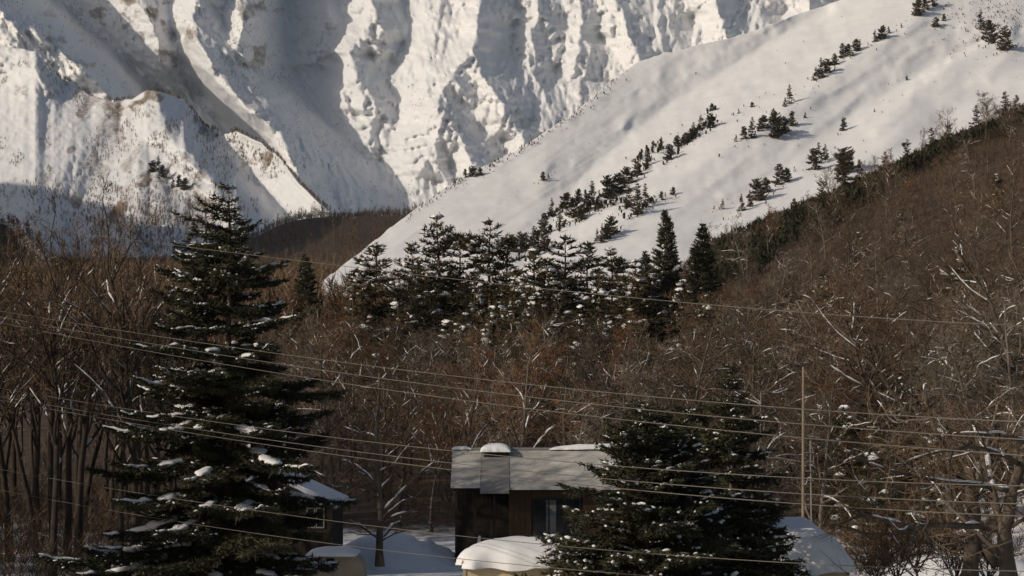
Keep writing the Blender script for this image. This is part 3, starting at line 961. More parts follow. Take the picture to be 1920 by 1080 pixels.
cedar = [crown_mesh(340 + k, 18.0, lambda h: 3.3 * (1.0 - h) ** 0.55, 0.40, 8, (0.9, 0.15), 'needle', 0.42, 0.16, 0.085, h0=0.03, snowp=0.08, snow_r=0.22, irregular=0.25, gap=0.4, bark='bark', tip=0.1, side=0.5) for k in range(2)]
for px, py, dd, v, lab in ((1249, 398, 330, 0, 'tall narrow dark cedar with a pointed tip against the bright slope'), (1318, 425, 325, 1, 'broad dark cedar just right of the narrow pointed cedar'),
                           (1210, 475, 325, 1, 'shorter dark cedar just left of the narrow pointed cedar'), (572, 480, 300, 1, 'small dense dark cedar right of the tallest fir, at the foot of the slope')):
    h = hgt(px, py, dd)
    plant('cedar_tree', lab, 'cedar tree', cedar[v], gz(px, dd), rng.uniform(0, 6.28), (h / 18 * (1.25 if v else 1.0), h / 18 * 1.15, h / 18))

# ------------------------------------------------------------------ conifers on the bright slope
slope_con = [crown_mesh(360 + k, 10.0, lambda h: (2.4, 3.3, 4.2, 2.4, 3.8)[k] * (1.0 - h) ** (0.7, 0.5, 0.35, 0.8, 0.45)[k], (0.7, 0.55, 0.5, 0.8, 0.6)[k], 6, (0.8, 0.15), 'far_needle', 0.62, 0.30, 0.11, h0=0.02, snowp=0.22, snow_r=0.4, irregular=0.75, gap=0.55, tip=0.2, side=0.5) for k in range(5)]
rows = {
    ('dark conifer in the dense diagonal row low on the bright slope', 'dense conifer row on the slope'):
        [(1035, 405, 30), (1062, 390, 28), (1085, 378, 22), (1020, 440, 35), (1050, 425, 30), (1100, 395, 35), (1110, 385, 40), (1125, 390, 38), (1140, 372, 34), (1160, 362, 36), (1175, 345, 30), (1195, 330, 28), (1215, 310, 25), (1195, 402, 56), (1180, 388, 40), (1210, 388, 36), (1002, 458, 36), (1075, 408, 32), (1090, 412, 30), (1020, 470, 34), (985, 470, 30), (1005, 480, 34), (1150, 385, 30)],
    ('dark conifer in the small clump below the dense conifer row', 'small conifer clump on the slope'): [(1130, 455, 32), (1146, 440, 30), (1120, 452, 22), (1138, 448, 26)],
    ('small conifer in the middle clump on the bright slope', 'middle conifer clump on the slope'): [(1270, 275, 24), (1255, 300, 30), (1240, 280, 20), (1225, 277, 14), (1300, 257, 30), (1315, 242, 28), (1332, 240, 24), (1295, 262, 20), (1335, 208, 12), (1200, 297, 12), (1285, 268, 22)],
    ('small conifer in the long row climbing to the top edge', 'upper conifer row on the slope'): [(1480, 195, 32), (1472, 200, 18), (1530, 150, 28), (1540, 146, 32), (1550, 138, 26), (1565, 122, 18), (1580, 109, 28), (1590, 106, 24), (1605, 96, 24), (1612, 92, 18), (1640, 79, 20), (1655, 73, 22), (1666, 63, 15), (1722, 29, 26), (1735, 18, 22), (1748, 12, 28), (1690, 52, 10)],
    ('small sparse conifer in the pale clump below the long climbing row', 'pale sparse conifer clump on the slope'): [(1395, 261, 26), (1410, 259, 38), (1425, 246, 22), (1432, 241, 26), (1450, 226, 20), (1455, 259, 36), (1470, 251, 32), (1485, 236, 24), (1380, 266, 14), (1510, 221, 11)],
    ('dark conifer on the edge between bright slope and brown hill', 'conifers on the slope edge'): [(1355, 392, 20), (1390, 396, 30), (1420, 376, 34), (1436, 361, 30), (1462, 346, 36), (1475, 341, 22), (1525, 319, 42), (1535, 306, 34), (1546, 300, 26), (1585, 322, 46), (1405, 388, 30)],
    ('dark bush beside others on the crest line left of the bright slope', 'dark bushes on the slope crest'): [(885, 331, 20), (900, 329, 15), (872, 333, 14), (852, 346, 10)],
    ('dark bush alone on the smooth left part of the bright slope', 'bush on the smooth slope'): [(1018, 338, 18), (1028, 335, 12)],
    ('dark conifer casting its shadow at the top right of the slope', 'dark conifers at the top right'): [(1838, 56, 34), (1855, 79, 32), (1885, 94, 36), (1862, 82, 16), (1755, 51, 20), (1770, 39, 14)],
    ('small conifer standing behind the pines at the foot of the slope', 'conifers at the slope foot'): [(885, 472, 22), (866, 467, 20), (845, 442, 22), (880, 457, 22), (960, 472, 26), (975, 462, 24)],
    ('single small dark conifer in the open snow above the brown hill', 'lone conifer above the brown hill'): [(1582, 245, 22)],
    ('tiny sapling on the open snow of the bright slope', 'saplings on the slope'): [(1262, 365, 14), (1240, 375, 16), (1225, 385, 14), (1385, 213, 10), (1410, 201, 10), (1640, 210, 7), (1700, 150, 7)],
}
k = 0
for (lab, grp), lst in rows.items():
    for (px, py, hp) in lst:
        p = slope.at(px, py); s0 = hp / F_PX * p[1] / 10.0 * 1.12
        plant('conifer', lab, 'conifer', slope_con[(k * 7 + k // 5) % 5], p - np.array([0, 0, 0.3]), rng.uniform(0, 6.28), (s0 * rng.uniform(0.75, 1.2), s0 * 1.0, s0 * rng.uniform(0.8, 1.15)), grp); k += 1


# ------------------------------------------------------------------ masses nobody could count
def mini_trees(pts, hs, r, blades=12, w=0.10, trunk=0.16):
    """tiny leafless trees: a stem and rising twig blades each"""
    n = len(pts); V = []
    pts = np.asarray(pts)
    b = blades
    a = r.uniform(0, 6.283, (n, b)); e = r.uniform(0.25, 1.25, (n, b)); st = r.uniform(0.15, 0.8, (n, b)); L = r.uniform(0.25, 0.5, (n, b)) * (1.1 - 0.6 * st)
    dirv = np.stack([np.cos(a) * np.cos(e), np.sin(a) * np.cos(e), np.sin(e)], -1)
    p0 = pts[:, None, :] + np.stack([0 * st, 0 * st, st * hs[:, None] * 0.9], -1)
    p1 = p0 + dirv * (L * hs[:, None])[..., None]
    sd = np.stack([-np.sin(a + 0.7), np.cos(a + 0.7), 0 * a], -1) * (w * hs[:, None, None] / 10)
    tri = np.stack([p0 - sd, p0 + sd, p1], 2).reshape(-1, 3)
    tp = pts[:, None, :] + np.zeros((n, 2, 3)); tp[:, 0, 0] -= trunk * hs / 20; tp[:, 1, 0] += trunk * hs / 20; tp[:, :, 2] -= 0.3
    top = pts + np.stack([r.normal(0, 0.05, n) * hs, 0 * hs, hs], -1)
    tr2 = np.concatenate([tp, top[:, None]], 1).reshape(-1, 3)
    V = np.concatenate([tri, tr2])
    return V, np.arange(len(V)).reshape(-1, 3)


def stuff(name, label, V, T, mat, cat='trees'):
    me = new_mesh(name, V, T, False, MAT[mat])
    return tag(obj(name, me), label, cat, None, 'stuff')


R = np.random.default_rng(91)
# bare trees on the sunlit spur
pp = []
while len(pp) < 5200:
    px, py = R.uniform(-40, 620), R.uniform(120, 500)
    dens = 1.0 * math.exp(-(((px - 265) / 120) ** 2 + ((py - 430) / 62) ** 2)) + 0.30 * (vnoise(px / 30, py / 30, 95) > 0.62) + 0.8 * math.exp(-(((px - 500) / 60) ** 2 + ((py - 292) / 22) ** 2)) + 0.6 * math.exp(-(((px - 420) / 50) ** 2 + ((py - 262) / 18) ** 2))
    if R.random() < dens * (0.45 + 0.55 * (vnoise(px / 16, py / 16, 96) > 0.45)): pp.append((px, py))
pp = np.array(pp)
V, T = mini_trees(spur.at(pp[:, 0], pp[:, 1]), R.uniform(2.5, 8, len(pp)), R, 20, 0.34, 0.03)
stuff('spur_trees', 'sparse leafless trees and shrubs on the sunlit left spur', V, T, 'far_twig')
# scrub on the bright slope, between the conifers and along its crest
pp = []
allc = [(a, b) for l in rows.values() for a, b, c in l]
for q in range(620):
    a, b = allc[R.integers(len(allc))]; t = R.normal(0, 22)
    pp.append((a + t + R.normal(0, 5), b - 0.62 * t + R.normal(0, 6)))
for q in range(240):
    a = R.uniform(760, 1180); pp.append((a, np.interp(a, slope.xs, slope.sk) + abs(R.normal(0, 7)) + 2))
for q in range(420):
    pp.append((R.normal(1860, 45), R.normal(40, 35)))
for q in range(40):
    pp.append((R.uniform(1000, 1900), R.uniform(30, 400)))
pp = np.array(pp); pp = pp[(pp[:, 1] > np.interp(pp[:, 0], slope.xs, slope.sk) + 1)]
V, T = mini_trees(slope.at(pp[:, 0], pp[:, 1]), R.uniform(0.4, 1.7, len(pp)) * (0.5 + vnoise(pp[:, 0] / 9, pp[:, 1] / 9, 78)), R, 26, 1.1, 0.1)
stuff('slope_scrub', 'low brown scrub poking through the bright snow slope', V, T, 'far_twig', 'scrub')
pp = np.stack([R.uniform(-240, 30, 4200), R.uniform(1290, 1640, 4200)], -1)
V, T = mini_trees(np.stack([pp[:, 0], pp[:, 1], zg(pp[:, 0], pp[:, 1])], -1), R.uniform(2.5, 7, len(pp)), R, 20, 0.2, 0.06)
stuff('knoll_wood', 'fine brown leafless wood on the low knoll in the valley', V, T, 'twig')
pp = []
for (lab, grp), l in rows.items():
    if len(l) >= 10 and 'sparse' not in lab and 'edge' not in lab:
        for q in range(len(l) * 13):
            a, b, c = l[R.integers(len(l))]; t = R.normal(0, 9)
            pp.append((a + t + R.normal(0, 3), b - 0.66 * t + R.normal(0, 3)))
pp = np.array(pp)
V, T = mini_trees(slope.at(pp[:, 0], pp[:, 1]), R.uniform(0.8, 3.4, len(pp)), R, 30, 1.6, 0.2)
stuff('evergreen_scrub', 'dark low evergreen scrub in diagonal bands on the bright slope', V, T, 'far_needle', 'scrub')
# shrubs and rock stubs on the high wall
pp = []
while len(pp) < 7000:
    px, py = R.uniform(-60, 1500), R.uniform(-60, 400)
    left = 1 - float(sstep(500, 640, px))
    dn = left * (0.15 + 0.85 * float(sstep(0.45, 0.75, vnoise((px - 0.8 * py) / 34, py / 60, 301)))) + (1 - left) * 0.35 * float(sstep(0.52, 0.75, vnoise(px / 26, py / 30, 303)))
    dn += 0.7 * math.exp(-(((px - 475) / 30) ** 2 + ((py - 80) / 45) ** 2)) + 0.6 * math.exp(-(((px - 240) / 60) ** 2 + ((py - 30) / 35) ** 2))
    if R.random() < dn: pp.append((px, py))
pp = np.array(pp)
gi = ((pp - np.array([[BX0, BY0]])) / BST)
P3 = np.stack([bil(back_grid[..., c], gi[:, 0], gi[:, 1]) for c in range(3)], -1)
V, T = mini_trees(P3, R.uniform(2.5, 8, len(pp)), R, 10, 0.55, 0.05)
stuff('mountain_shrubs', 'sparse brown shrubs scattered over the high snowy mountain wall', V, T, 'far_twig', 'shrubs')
# dark firs on the spur
for (px, py, hp) in ((287, 322, 22), (297, 318, 28), (305, 332, 24), (325, 352, 20), (336, 350, 24), (347, 355, 22), (298, 340, 16)):
    p = spur.at(px, py); s0 = hp / F_PX * p[1] / 10.0
    plant('conifer', 'dark conifer in the small clump on the sunlit left spur', 'conifer', slope_con[k % 5][:2], p - np.array([0, 0, 1]), rng.uniform(0, 6.28), s0, 'dark conifers on the left spur'); k += 1

# valley woods
pp = []
while len(pp) < 11000:
    px, y = R.uniform(-200, 820), R.uniform(300, 1750)
    x = (px - 960) / F_PX * y
    if y > 1250 and R.random() < 0.3: continue
    if px > 540 and 430 < y < 800: continue
    pp.append((x, y))
pp = np.array(pp)
V, T = mini_trees(np.stack([pp[:, 0], pp[:, 1], zg(pp[:, 0], pp[:, 1])], -1), R.uniform(4, 13, len(pp)) * (0.75 + 0.5 * vnoise(pp[:, 0] / 25, pp[:, 1] / 40, 71)), R, 24, 0.14, 0.10)
stuff('valley_wood', 'distant leafless wood covering the shaded valley floor and knoll', V, T, 'twig')
pp = np.stack([R.uniform(-420, 135, 2600), R.uniform(395, 610, 2600)], -1)
sk = np.interp(pp[:, 0], hill.xs, hill.sk); pp = pp[pp[:, 1] > sk]
V, T = mini_trees(hill.at(pp[:, 0], pp[:, 1]), R.uniform(8, 13, len(pp)), R, 22, 0.16, 0.14)
stuff('hill_wood', 'dark leafless wood on the hill at the left edge', V, T, 'twig')
# undergrowth on the brown hill and below the pines
pp = np.stack([R.uniform(-40, 200, 90000), R.uniform(118, 570, 90000)], -1)
u = pp[:, 0] / pp[:, 1] * F_PX + 960
keep = (u > -80) & (u < 2100) & ((pp[:, 1] < 300) | (u > 1250)) & (R.random(len(pp)) < np.where(pp[:, 1] < 250, 0.6, 0.95))
pp = pp[keep]
V, T = mini_trees(np.stack([pp[:, 0], pp[:, 1], zg(pp[:, 0], pp[:, 1])], -1), R.uniform(1.2, 4.2, len(pp)), R, 9, 0.09, 0.05)
stuff('undergrowth', 'brown twiggy undergrowth covering the wooded hillside', V, T, 'undergrowth_twig', 'undergrowth')
pp = np.stack([R.uniform(-46, -13, 2600), R.uniform(82, 122, 2600)], -1)
V, T = mini_trees(np.stack([pp[:, 0], pp[:, 1], zg(pp[:, 0], pp[:, 1])], -1), R.uniform(0.8, 3.6, len(pp)), R, 14, 0.09, 0.05)
stuff('thicket', 'dark twiggy thicket between the trunks left of the firs', V, T, 'twig', 'thicket')
pp = np.stack([R.uniform(5, 40, 1500), R.uniform(80, 118, 1500)], -1)
V, T = mini_trees(np.stack([pp[:, 0], pp[:, 1], zg(pp[:, 0], pp[:, 1])], -1), R.uniform(0.8, 3.2, len(pp)), R, 14, 0.09, 0.05)
stuff('thicket', 'dark twiggy thicket behind the snow bank at the bottom right', V, T, 'twig', 'thicket')
# dark evergreen scrub along the crest of the brown hill
pp = np.stack([R.uniform(1300, 2050, 8200), R.uniform(390, 545, 8200)], -1)
pp = pp[pp[:, 1] > 400 + np.clip((pp[:, 0] - 1350) * 0.16, 0, 75) + 30 * fbm(pp[:, 0] / 40, pp[:, 1] / 30, 77, 2)]
xx = (pp[:, 0] - 960) / F_PX * pp[:, 1]
V, T = mini_trees(np.stack([xx, pp[:, 1], zg(xx, pp[:, 1])], -1), R.uniform(2.5, 6.5, len(pp)), R, 16, 0.55, 0.2)
stuff('crest_scrub', 'dark evergreen scrub along the crest of the brown hill', V, T, 'needle', 'scrub')

# ------------------------------------------------------------------ leafless wood
TINT = ('brown', 'grey', 'russet', 'brown', 'grey', 'brown', 'grey', 'brown', 'grey', 'grey')
bare = [BareTree(500 + k, 12.0, snow=(0.5, 0.12, 0.3, 0.08, 0.55, 0.35, 0.15, 0.25, 0.6, 0.1)[k], spread=(0.7, 0.85, 0.6, 0.9, 0.75, 0.8, 0.65, 0.95, 0.85, 0.7)[k], crown0=(0.25, 0.2, 0.35, 0.15, 0.3, 0.2, 0.4, 0.15, 0.2, 0.3)[k],
                 l1=(15, 17, 14, 16, 13, 15, 15, 16, 11, 15)[k], twist=(0.16, 0.22, 0.14, 0.2, 0.26, 0.16, 0.18, 0.22, 0.28, 0.15)[k], lean=(rng.uniform(-0.12, 0.12), 0)).meshes('bare%d' % k, {'brown': 'twig', 'grey': 'grey_twig', 'russet': 'russet_twig'}[TINT[k]], 'grey_bark' if k in (1, 4, 8) else 'bark') for k in range(10)]
slim = [BareTree(540 + k, 15.0, snow=0.30, spread=0.5, crown0=0.38, rise=1.2, l1=14, l2=5, r0=0.17).meshes('slim%d' % k, 'twig', 'shaded_bark') for k in range(4)]


def spot(u, dd, zone):
    """words for where a tree of the wood stands, by things one can find"""
    if zone == 0:
        a = 'at the far left edge' if u < 80 else 'midway between left edge and firs' if u < 200 else 'beside the left firs'
        return a + (', front rank' if dd < 105 else ', back rank')
    if zone == 1:
        return ('at the left edge, behind the slim trunks' if u < 200 else 'behind the left firs' if u < 480 else 'right of the firs, below the small cedar') + (', lower wood' if dd < 210 else ', upper wood')
    if zone == 2:
        a = 'right of the firs' if u < 700 else 'left of the cabin' if u < 840 else 'directly behind the cabin' if u < 1100 else 'behind the bushy spruce' if u < 1270 else 'behind the slender spruce'
        return a + (', near' if dd < 140 else ', farther up' if dd < 172 else ', just below the pines')
    a = 'beside the pale pole' if u < 1530 else 'mid hillside' if u < 1720 else 'towards the right edge'
    return a + (', foot of the brown hill' if dd < 180 else ', lower brown hill' if dd < 280 else ', upper brown hill' if dd < 400 else ', near the brown hill crest')


zones = [
    ('slim leafless tree with a dark straight trunk in the wood left of the big firs', 'leafless trees left of the firs', slim, 42, (-60, 330), (86, 135), (14.5, 18.0), 15.0),
    ('leafless tree in the brown wood rising behind the left firs', 'leafless trees behind the firs', bare, 30, (-40, 640), (140, 290), (9, 12), 12.0),
    ('leafless snow-lined tree in the tangled wood behind the cabin', 'leafless trees behind the cabin', bare, 84, (560, 1340), (113, 200), (7.5, 13.5), 12.0),
    ('leafless brown tree in the wood on the right-hand hillside', 'leafless trees on the right hillside', bare, 118, (1290, 2020), (108, 500), (7.5, 16), 12.0),
]
TR = np.random.default_rng(5)
for ZN, (lab, grp, lib, n, (u0, u1), (d0, d1), (h0, h1), HH) in enumerate(zones):
    got = []
    tries = 0
    while len(got) < n and tries < 6000:
        tries += 1
        u = TR.uniform(u0, u1); dd = TR.uniform(d0, d1)
        if u > 1290 and dd > 430 and TR.random() < 0.4: continue
        x = (u - 960) / F_PX * dd
        if any((x - a) ** 2 + (dd - b) ** 2 < 9 for a, b in got): continue
        got.append((x, dd))
        h = TR.uniform(h0, h1)
        v = TR.integers(len(lib)); lab2 = ('tall ' if h > (h0 + h1) / 2 else 'shorter ') + (TINT[v] if lib is bare else 'slim') + ' leafless tree ' + spot(u, dd, ZN)
        plant('bare_tree', lab2, 'bare tree', lib[v], (x, dd, float(zg(x, dd)) - 0.1), TR.uniform(0, 6.28), h / HH * np.array([TR.uniform(0.9, 1.15), TR.uniform(0.9, 1.15), 1.0]), grp,
              (TR.normal(0, 0.04), TR.normal(-0.05 if u > 1400 else 0, 0.05)))


for q in range(16):
    u = 1440 + 34 * q + TR.uniform(-12, 12); dd = TR.uniform(98, 168); h = TR.uniform(11, 17); v = (4, 8, 0, 8, 1)[q % 5]
    x = (u - 960) / F_PX * dd
    plant('bare_tree', 'large arching ' + TINT[v] + ' leafless tree leaning left on the right hillside', 'bare tree', bare[v], (x, dd, float(zg(x, dd)) - 0.2), TR.uniform(0, 6.28), h / 12 * np.array([1.2, 1.2, 1.0]), 'arching trees on the right hillside', (TR.normal(0.05, 0.06), TR.uniform(-0.42, -0.15)))


def px_tree(label, limbs, D, seed, height, group=None, twig='twig', **kw):
    """single tree whose main limbs follow the photograph; limbs: (pixel points with optional depth offset, r0, r1, level)"""
    base = P(limbs[0][0][0][0], limbs[0][0][0][1], D)
    base[2] = zg(base[0], base[1])
    L = []
    for pts, ra, rb, lev in limbs:
        q = np.array([P(p[0], p[1], D + (p[2] if len(p) > 2 else 0)) for p in pts]) - base
        q2 = [q[0]]
        for a, b in zip(q[:-1], q[1:]):
            m = (a + b) / 2 + TR.normal(0, 0.02, 3) * np.linalg.norm(b - a)
            q2 += [m, b]
        L.append((np.array(q2), ra, rb, lev))
    t = BareTree(seed, height, limbs=L, **kw)
    return plant('bare_tree', label, 'bare tree', t.meshes('single_tree', twig), base)


px_tree('small leafless tree with snow-lined forking limbs in front of the snow bank', [
    ([(712, 1062), (712, 1000), (713, 940), (708, 880), (706, 800), (712, 700)], 0.20, 0.07, 0),
    ([(715, 962), (750, 925), (785, 890), (815, 866, -1)], 0.11, 0.03, 1), ([(715, 980), (745, 966), (780, 955), (800, 948)], 0.09, 0.03, 1),
    ([(709, 920), (690, 890), (665, 870), (640, 862, 1)], 0.08, 0.03, 1), ([(711, 1010), (695, 1000), (675, 985), (655, 975, -1)], 0.08, 0.02, 1),
    ([(713, 1015), (740, 1000), (770, 992)], 0.06, 0.02, 1), ([(708, 900), (690, 860), (668, 825), (655, 790)], 0.08, 0.03, 1)],
    94, 61, 9.0, l1=8, l2=5, l3=4, snow=0.7)
px_tree('large dark-trunked leafless tree at the bottom right with long snow-laden limbs', [
    ([(1893, 1100), (1886, 1040), (1882, 990), (1892, 955), (1905, 900), (1925, 830), (1935, 740)], 0.32, 0.12, 0),
    ([(1884, 995), (1840, 986), (1780, 984, -2), (1720, 990, -3), (1660, 975, -4), (1610, 962, -4)], 0.15, 0.04, 1),
    ([(1720, 990, -3), (1670, 1002, -3), (1620, 1000, -3), (1570, 985, -3)], 0.07, 0.025, 2),
    ([(1882, 985), (1870, 955), (1858, 905, 1), (1850, 850, 1), (1820, 790, 2)], 0.17, 0.05, 1),
    ([(1898, 920), (1850, 912), (1780, 905, -2), (1700, 890, -3), (1630, 868, -4)], 0.11, 0.03, 1),
    ([(1910, 870), (1870, 850, -1), (1820, 838, -2), (1770, 845, -3), (1700, 865, -3)], 0.10, 0.03, 1),
    ([(1925, 830), (1890, 818, -1), (1850, 815, -2), (1800, 812, -2)], 0.10, 0.03, 1)],
    66, 63, 9.0, l1=7, l2=8, l3=6, snow=0.85)
px_tree('leaning forked dark trunk left of the large bottom right tree', [
    ([(1818, 1100), (1822, 1030), (1826, 960), (1822, 915), (1815, 880)], 0.30, 0.20, 0),
    ([(1815, 900), (1790, 870), (1750, 800), (1735, 740)], 0.15, 0.06, 1), ([(1870, 1060), (1830, 1000), (1795, 950), (1766, 915)], 0.22, 0.12, 1),
    ([(1766, 915), (1730, 900), (1690, 860), (1650, 840)], 0.08, 0.03, 1)],
    68, 65, 8.0, l1=6, l2=7, l3=5, snow=0.8)
px_tree('leaning leafless tree with thick snow on its diagonal limbs, right hillside', [
    ([(1760, 900), (1735, 850), (1712, 800), (1690, 760), (1650, 700), (1610, 655), (1565, 610)], 0.26, 0.06, 0),
    ([(1690, 760), (1640, 735), (1600, 715), (1555, 685), (1535, 670)], 0.13, 0.04, 1), ([(1650, 700), (1640, 650), (1600, 590), (1560, 545)], 0.10, 0.03, 1),
    ([(1712, 800), (1680, 790), (1650, 745), (1632, 715)], 0.13, 0.05, 1), ([(1620, 665), (1570, 625), (1520, 560), (1490, 545)], 0.08, 0.03, 1)],
    118, 67, 13.0, l1=8, l2=7, l3=6, snow=0.95)
px_tree('leaning pale-limbed leafless tree high on the right edge of the hillside', [
    ([(1935, 800), (1905, 700), (1880, 640), (1858, 570), (1820, 510), (1790, 470)], 0.24, 0.05, 0),
    ([(1858, 570), (1820, 545), (1780, 500), (1750, 490)], 0.10, 0.03, 1), ([(1880, 640), (1830, 600), (1790, 580)], 0.10, 0.03, 1), ([(1905, 700), (1850, 690), (1800, 650)], 0.1, 0.03, 1)],
    125, 69, 12.0, l1=8, l2=7, l3=6, snow=0.8)

px_tree('leafless shrub in front of the snow bank, left of the forked dark trunk', [([(1720, 1095), (1718, 1060), (1722, 1020)], 0.05, 0.02, 0), ([(1719, 1075), (1690, 1030), (1665, 990)], 0.04, 0.012, 1), ([(1719, 1075), (1750, 1030), (1770, 985)], 0.04, 0.012, 1), ([(1718, 1085), (1680, 1055), (1640, 1040)], 0.035, 0.012, 1), ([(1720, 1060), (1735, 1010), (1740, 970)], 0.035, 0.012, 1)],
        67.5, 71, 4.0, l1=6, l2=5, l3=4, l4=2, snow=0.1)
for q, (u, w, hh) in enumerate(((1640, 69, 3.4), (1790, 69.3, 3.8), (1850, 69.1, 3.2), (1680, 69.2, 4.2))):
    px_tree('leafless bush with fine dark twigs before the bottom right snow bank', [([(u, 1100), (u + 3, 1085), (u + 6, 1070)], 0.05, 0.03, 0)] + [([(u + 2, 1092), (u + a * 0.5, 1092 - hh * 14), (u + a, 1092 - hh * c)], 0.035, 0.010, 1) for a, c in ((-55, 22), (-28, 29), (4, 31), (34, 27), (60, 20))], w, 171 + q, hh, l1=5, l2=7, l3=5, l4=3, snow=0.12)
# wood going on outside the left edge, cedars added there for shade, and conifers on the crest of the brown hill
for k in range(26):
    u = TR.uniform(-900, -70); dd = TR.uniform(70, 125)
    plant('bare_tree', 'leafless tree of the wood outside the left edge', 'bare tree', slim[k % 4], gz(u, dd), TR.uniform(0, 6.28), TR.uniform(0.9, 1.15), 'leafless trees outside the left edge')
for k in range(24):  # unseen cedars placed to shade the foreground, kept short towards the shed
    yy = 22 + 3.6 * k; xx = -0.30 * yy - 11 - (k * 7) % 15
    plant('cedar_tree', 'unseen cedar added outside the left edge to shade the foreground', 'cedar tree', cedar[k % 2], (xx, yy, float(zg(xx, yy))), TR.uniform(0, 6.28), TR.uniform(0.85, 1.15) * (0.5 if 28 < yy < 54 else 1), 'added shade cedars outside the left edge')
for i, (px, py, dd) in enumerate(((1885, 172, 520), (1830, 198, 515), (1778, 228, 505), (1745, 240, 500), (1700, 262, 500), (1905, 178, 515), (1660, 285, 490), (1580, 285, 480), (1610, 300, 478), (1540, 335, 470), (1490, 372, 462), (1455, 400, 455), (1420, 420, 440), (1390, 445, 430))):
    h = max(5, min(16, hgt(px, py, dd)))
    plant('pine_tree', 'dark pine on the crest of the brown hill', 'pine tree', pines[i % 5][:2], gz(px, dd), TR.uniform(0, 6.28), h / 14.0, 'pines on the brown hill crest')
for i, (px, py, dd) in enumerate(((870, 610, 188), (905, 640, 170), (930, 600, 195), (985, 625, 180), (1040, 615, 190), (1085, 640, 172), (1125, 620, 185), (830, 625, 185), (1010, 660, 160), (760, 600, 195), (1180, 600, 196))):
    h = hgt(px, py, dd) * 1.1
    plant('pine_tree', 'dark evergreen deep in the bare wood above the cabin', 'pine tree', pines[(i * 3 + 1) % 5], gz(px, dd), TR.uniform(0, 6.28), (h / 14 * 1.3, h / 14 * 1.3, h / 14), 'evergreens in the wood above the cabin')
for i, (px, dd, h) in enumerate(((1545, 300, 7), (1480, 280, 6), (1610, 330, 7), (1690, 340, 6), (1560, 140, 8), (1640, 100, 7), (1700, 128, 8.5), (1590, 112, 7.5), (1650, 135, 9), (1760, 110, 7), (1860, 150, 8), (1800, 250, 8), (1870, 330, 7), (1450, 230, 6))):
    plant('pine_tree', ['snow-dusted evergreen high on the right hillside', 'dark evergreen low on the right hillside'][dd < 200], 'pine tree', pines[i % 5], gz(px, dd), TR.uniform(0, 6.28), (h / 14 * 1.35, h / 14 * 1.35, h / 14.0),
          ['evergreens high on the right hillside', 'evergreens low on the right hillside'][dd < 200])

# ------------------------------------------------------------------ buildings
simple('roof_sheet', (0.30, 0.285, 0.26), (0.58, 0.56, 0.52), 1.2, 0.7, 0.2, 0.01, stretch=(0.6, 1, 2))
simple('roof_plain', (0.20, 0.195, 0.185), (0.27, 0.26, 0.245), 0.8, 0.6)
simple('cabin_wood', (0.055, 0.033, 0.017), (0.115, 0.070, 0.036), 2.5, 0.8, 0.3, 0.01, stretch=(3, 3, 0.2))
simple('dark_wood', (0.018, 0.014, 0.011), (0.040, 0.031, 0.024), 2.5, 0.85, 0.3, 0.01, stretch=(3, 3, 0.2))
simple('cream_panel', (0.50, 0.41, 0.26), (0.62, 0.52, 0.35), 1.5, 0.6, 0.1, 0.01)
simple('cream_trim', (0.36, 0.30, 0.20), (0.44, 0.37, 0.25), 1.5, 0.6)
simple('dark_metal', (0.02, 0.02, 0.02), (0.045, 0.042, 0.04), 4, 0.5)
simple('frame_paint', (0.20, 0.19, 0.17), (0.30, 0.28, 0.25), 3, 0.6)
simple('curtain', (0.10, 0.105, 0.10), (0.16, 0.16, 0.15), 5, 0.9, stretch=(6, 6, 0.2))
simple('pole_wood', (0.17, 0.13, 0.09), (0.30, 0.24, 0.17), 3, 0.8, 0.2, 0.01, stretch=(1, 1, 0.2))
simple('cable', (0.11, 0.10, 0.085), (0.17, 0.155, 0.13), 0.6, 0.55)
m, nt, b = nodes_mat('glass', 0.08, 0.5)
b.inputs['Base Color'].default_value = (0.012, 0.014, 0.016, 1)
nt.links.new(ramp(nt, noise(nt, 2.0), [(0.3, (0.010, 0.012, 0.014)), (0.7, (0.022, 0.024, 0.026))]), b.inputs['Base Color'])


def part(name, fn, mat, parent, smooth=False, label=None):
    b = Buf(); fn(b)
    o = obj(name, b.mesh(name, MAT[mat], smooth), parent)
    if label: o['label'] = label
    return o


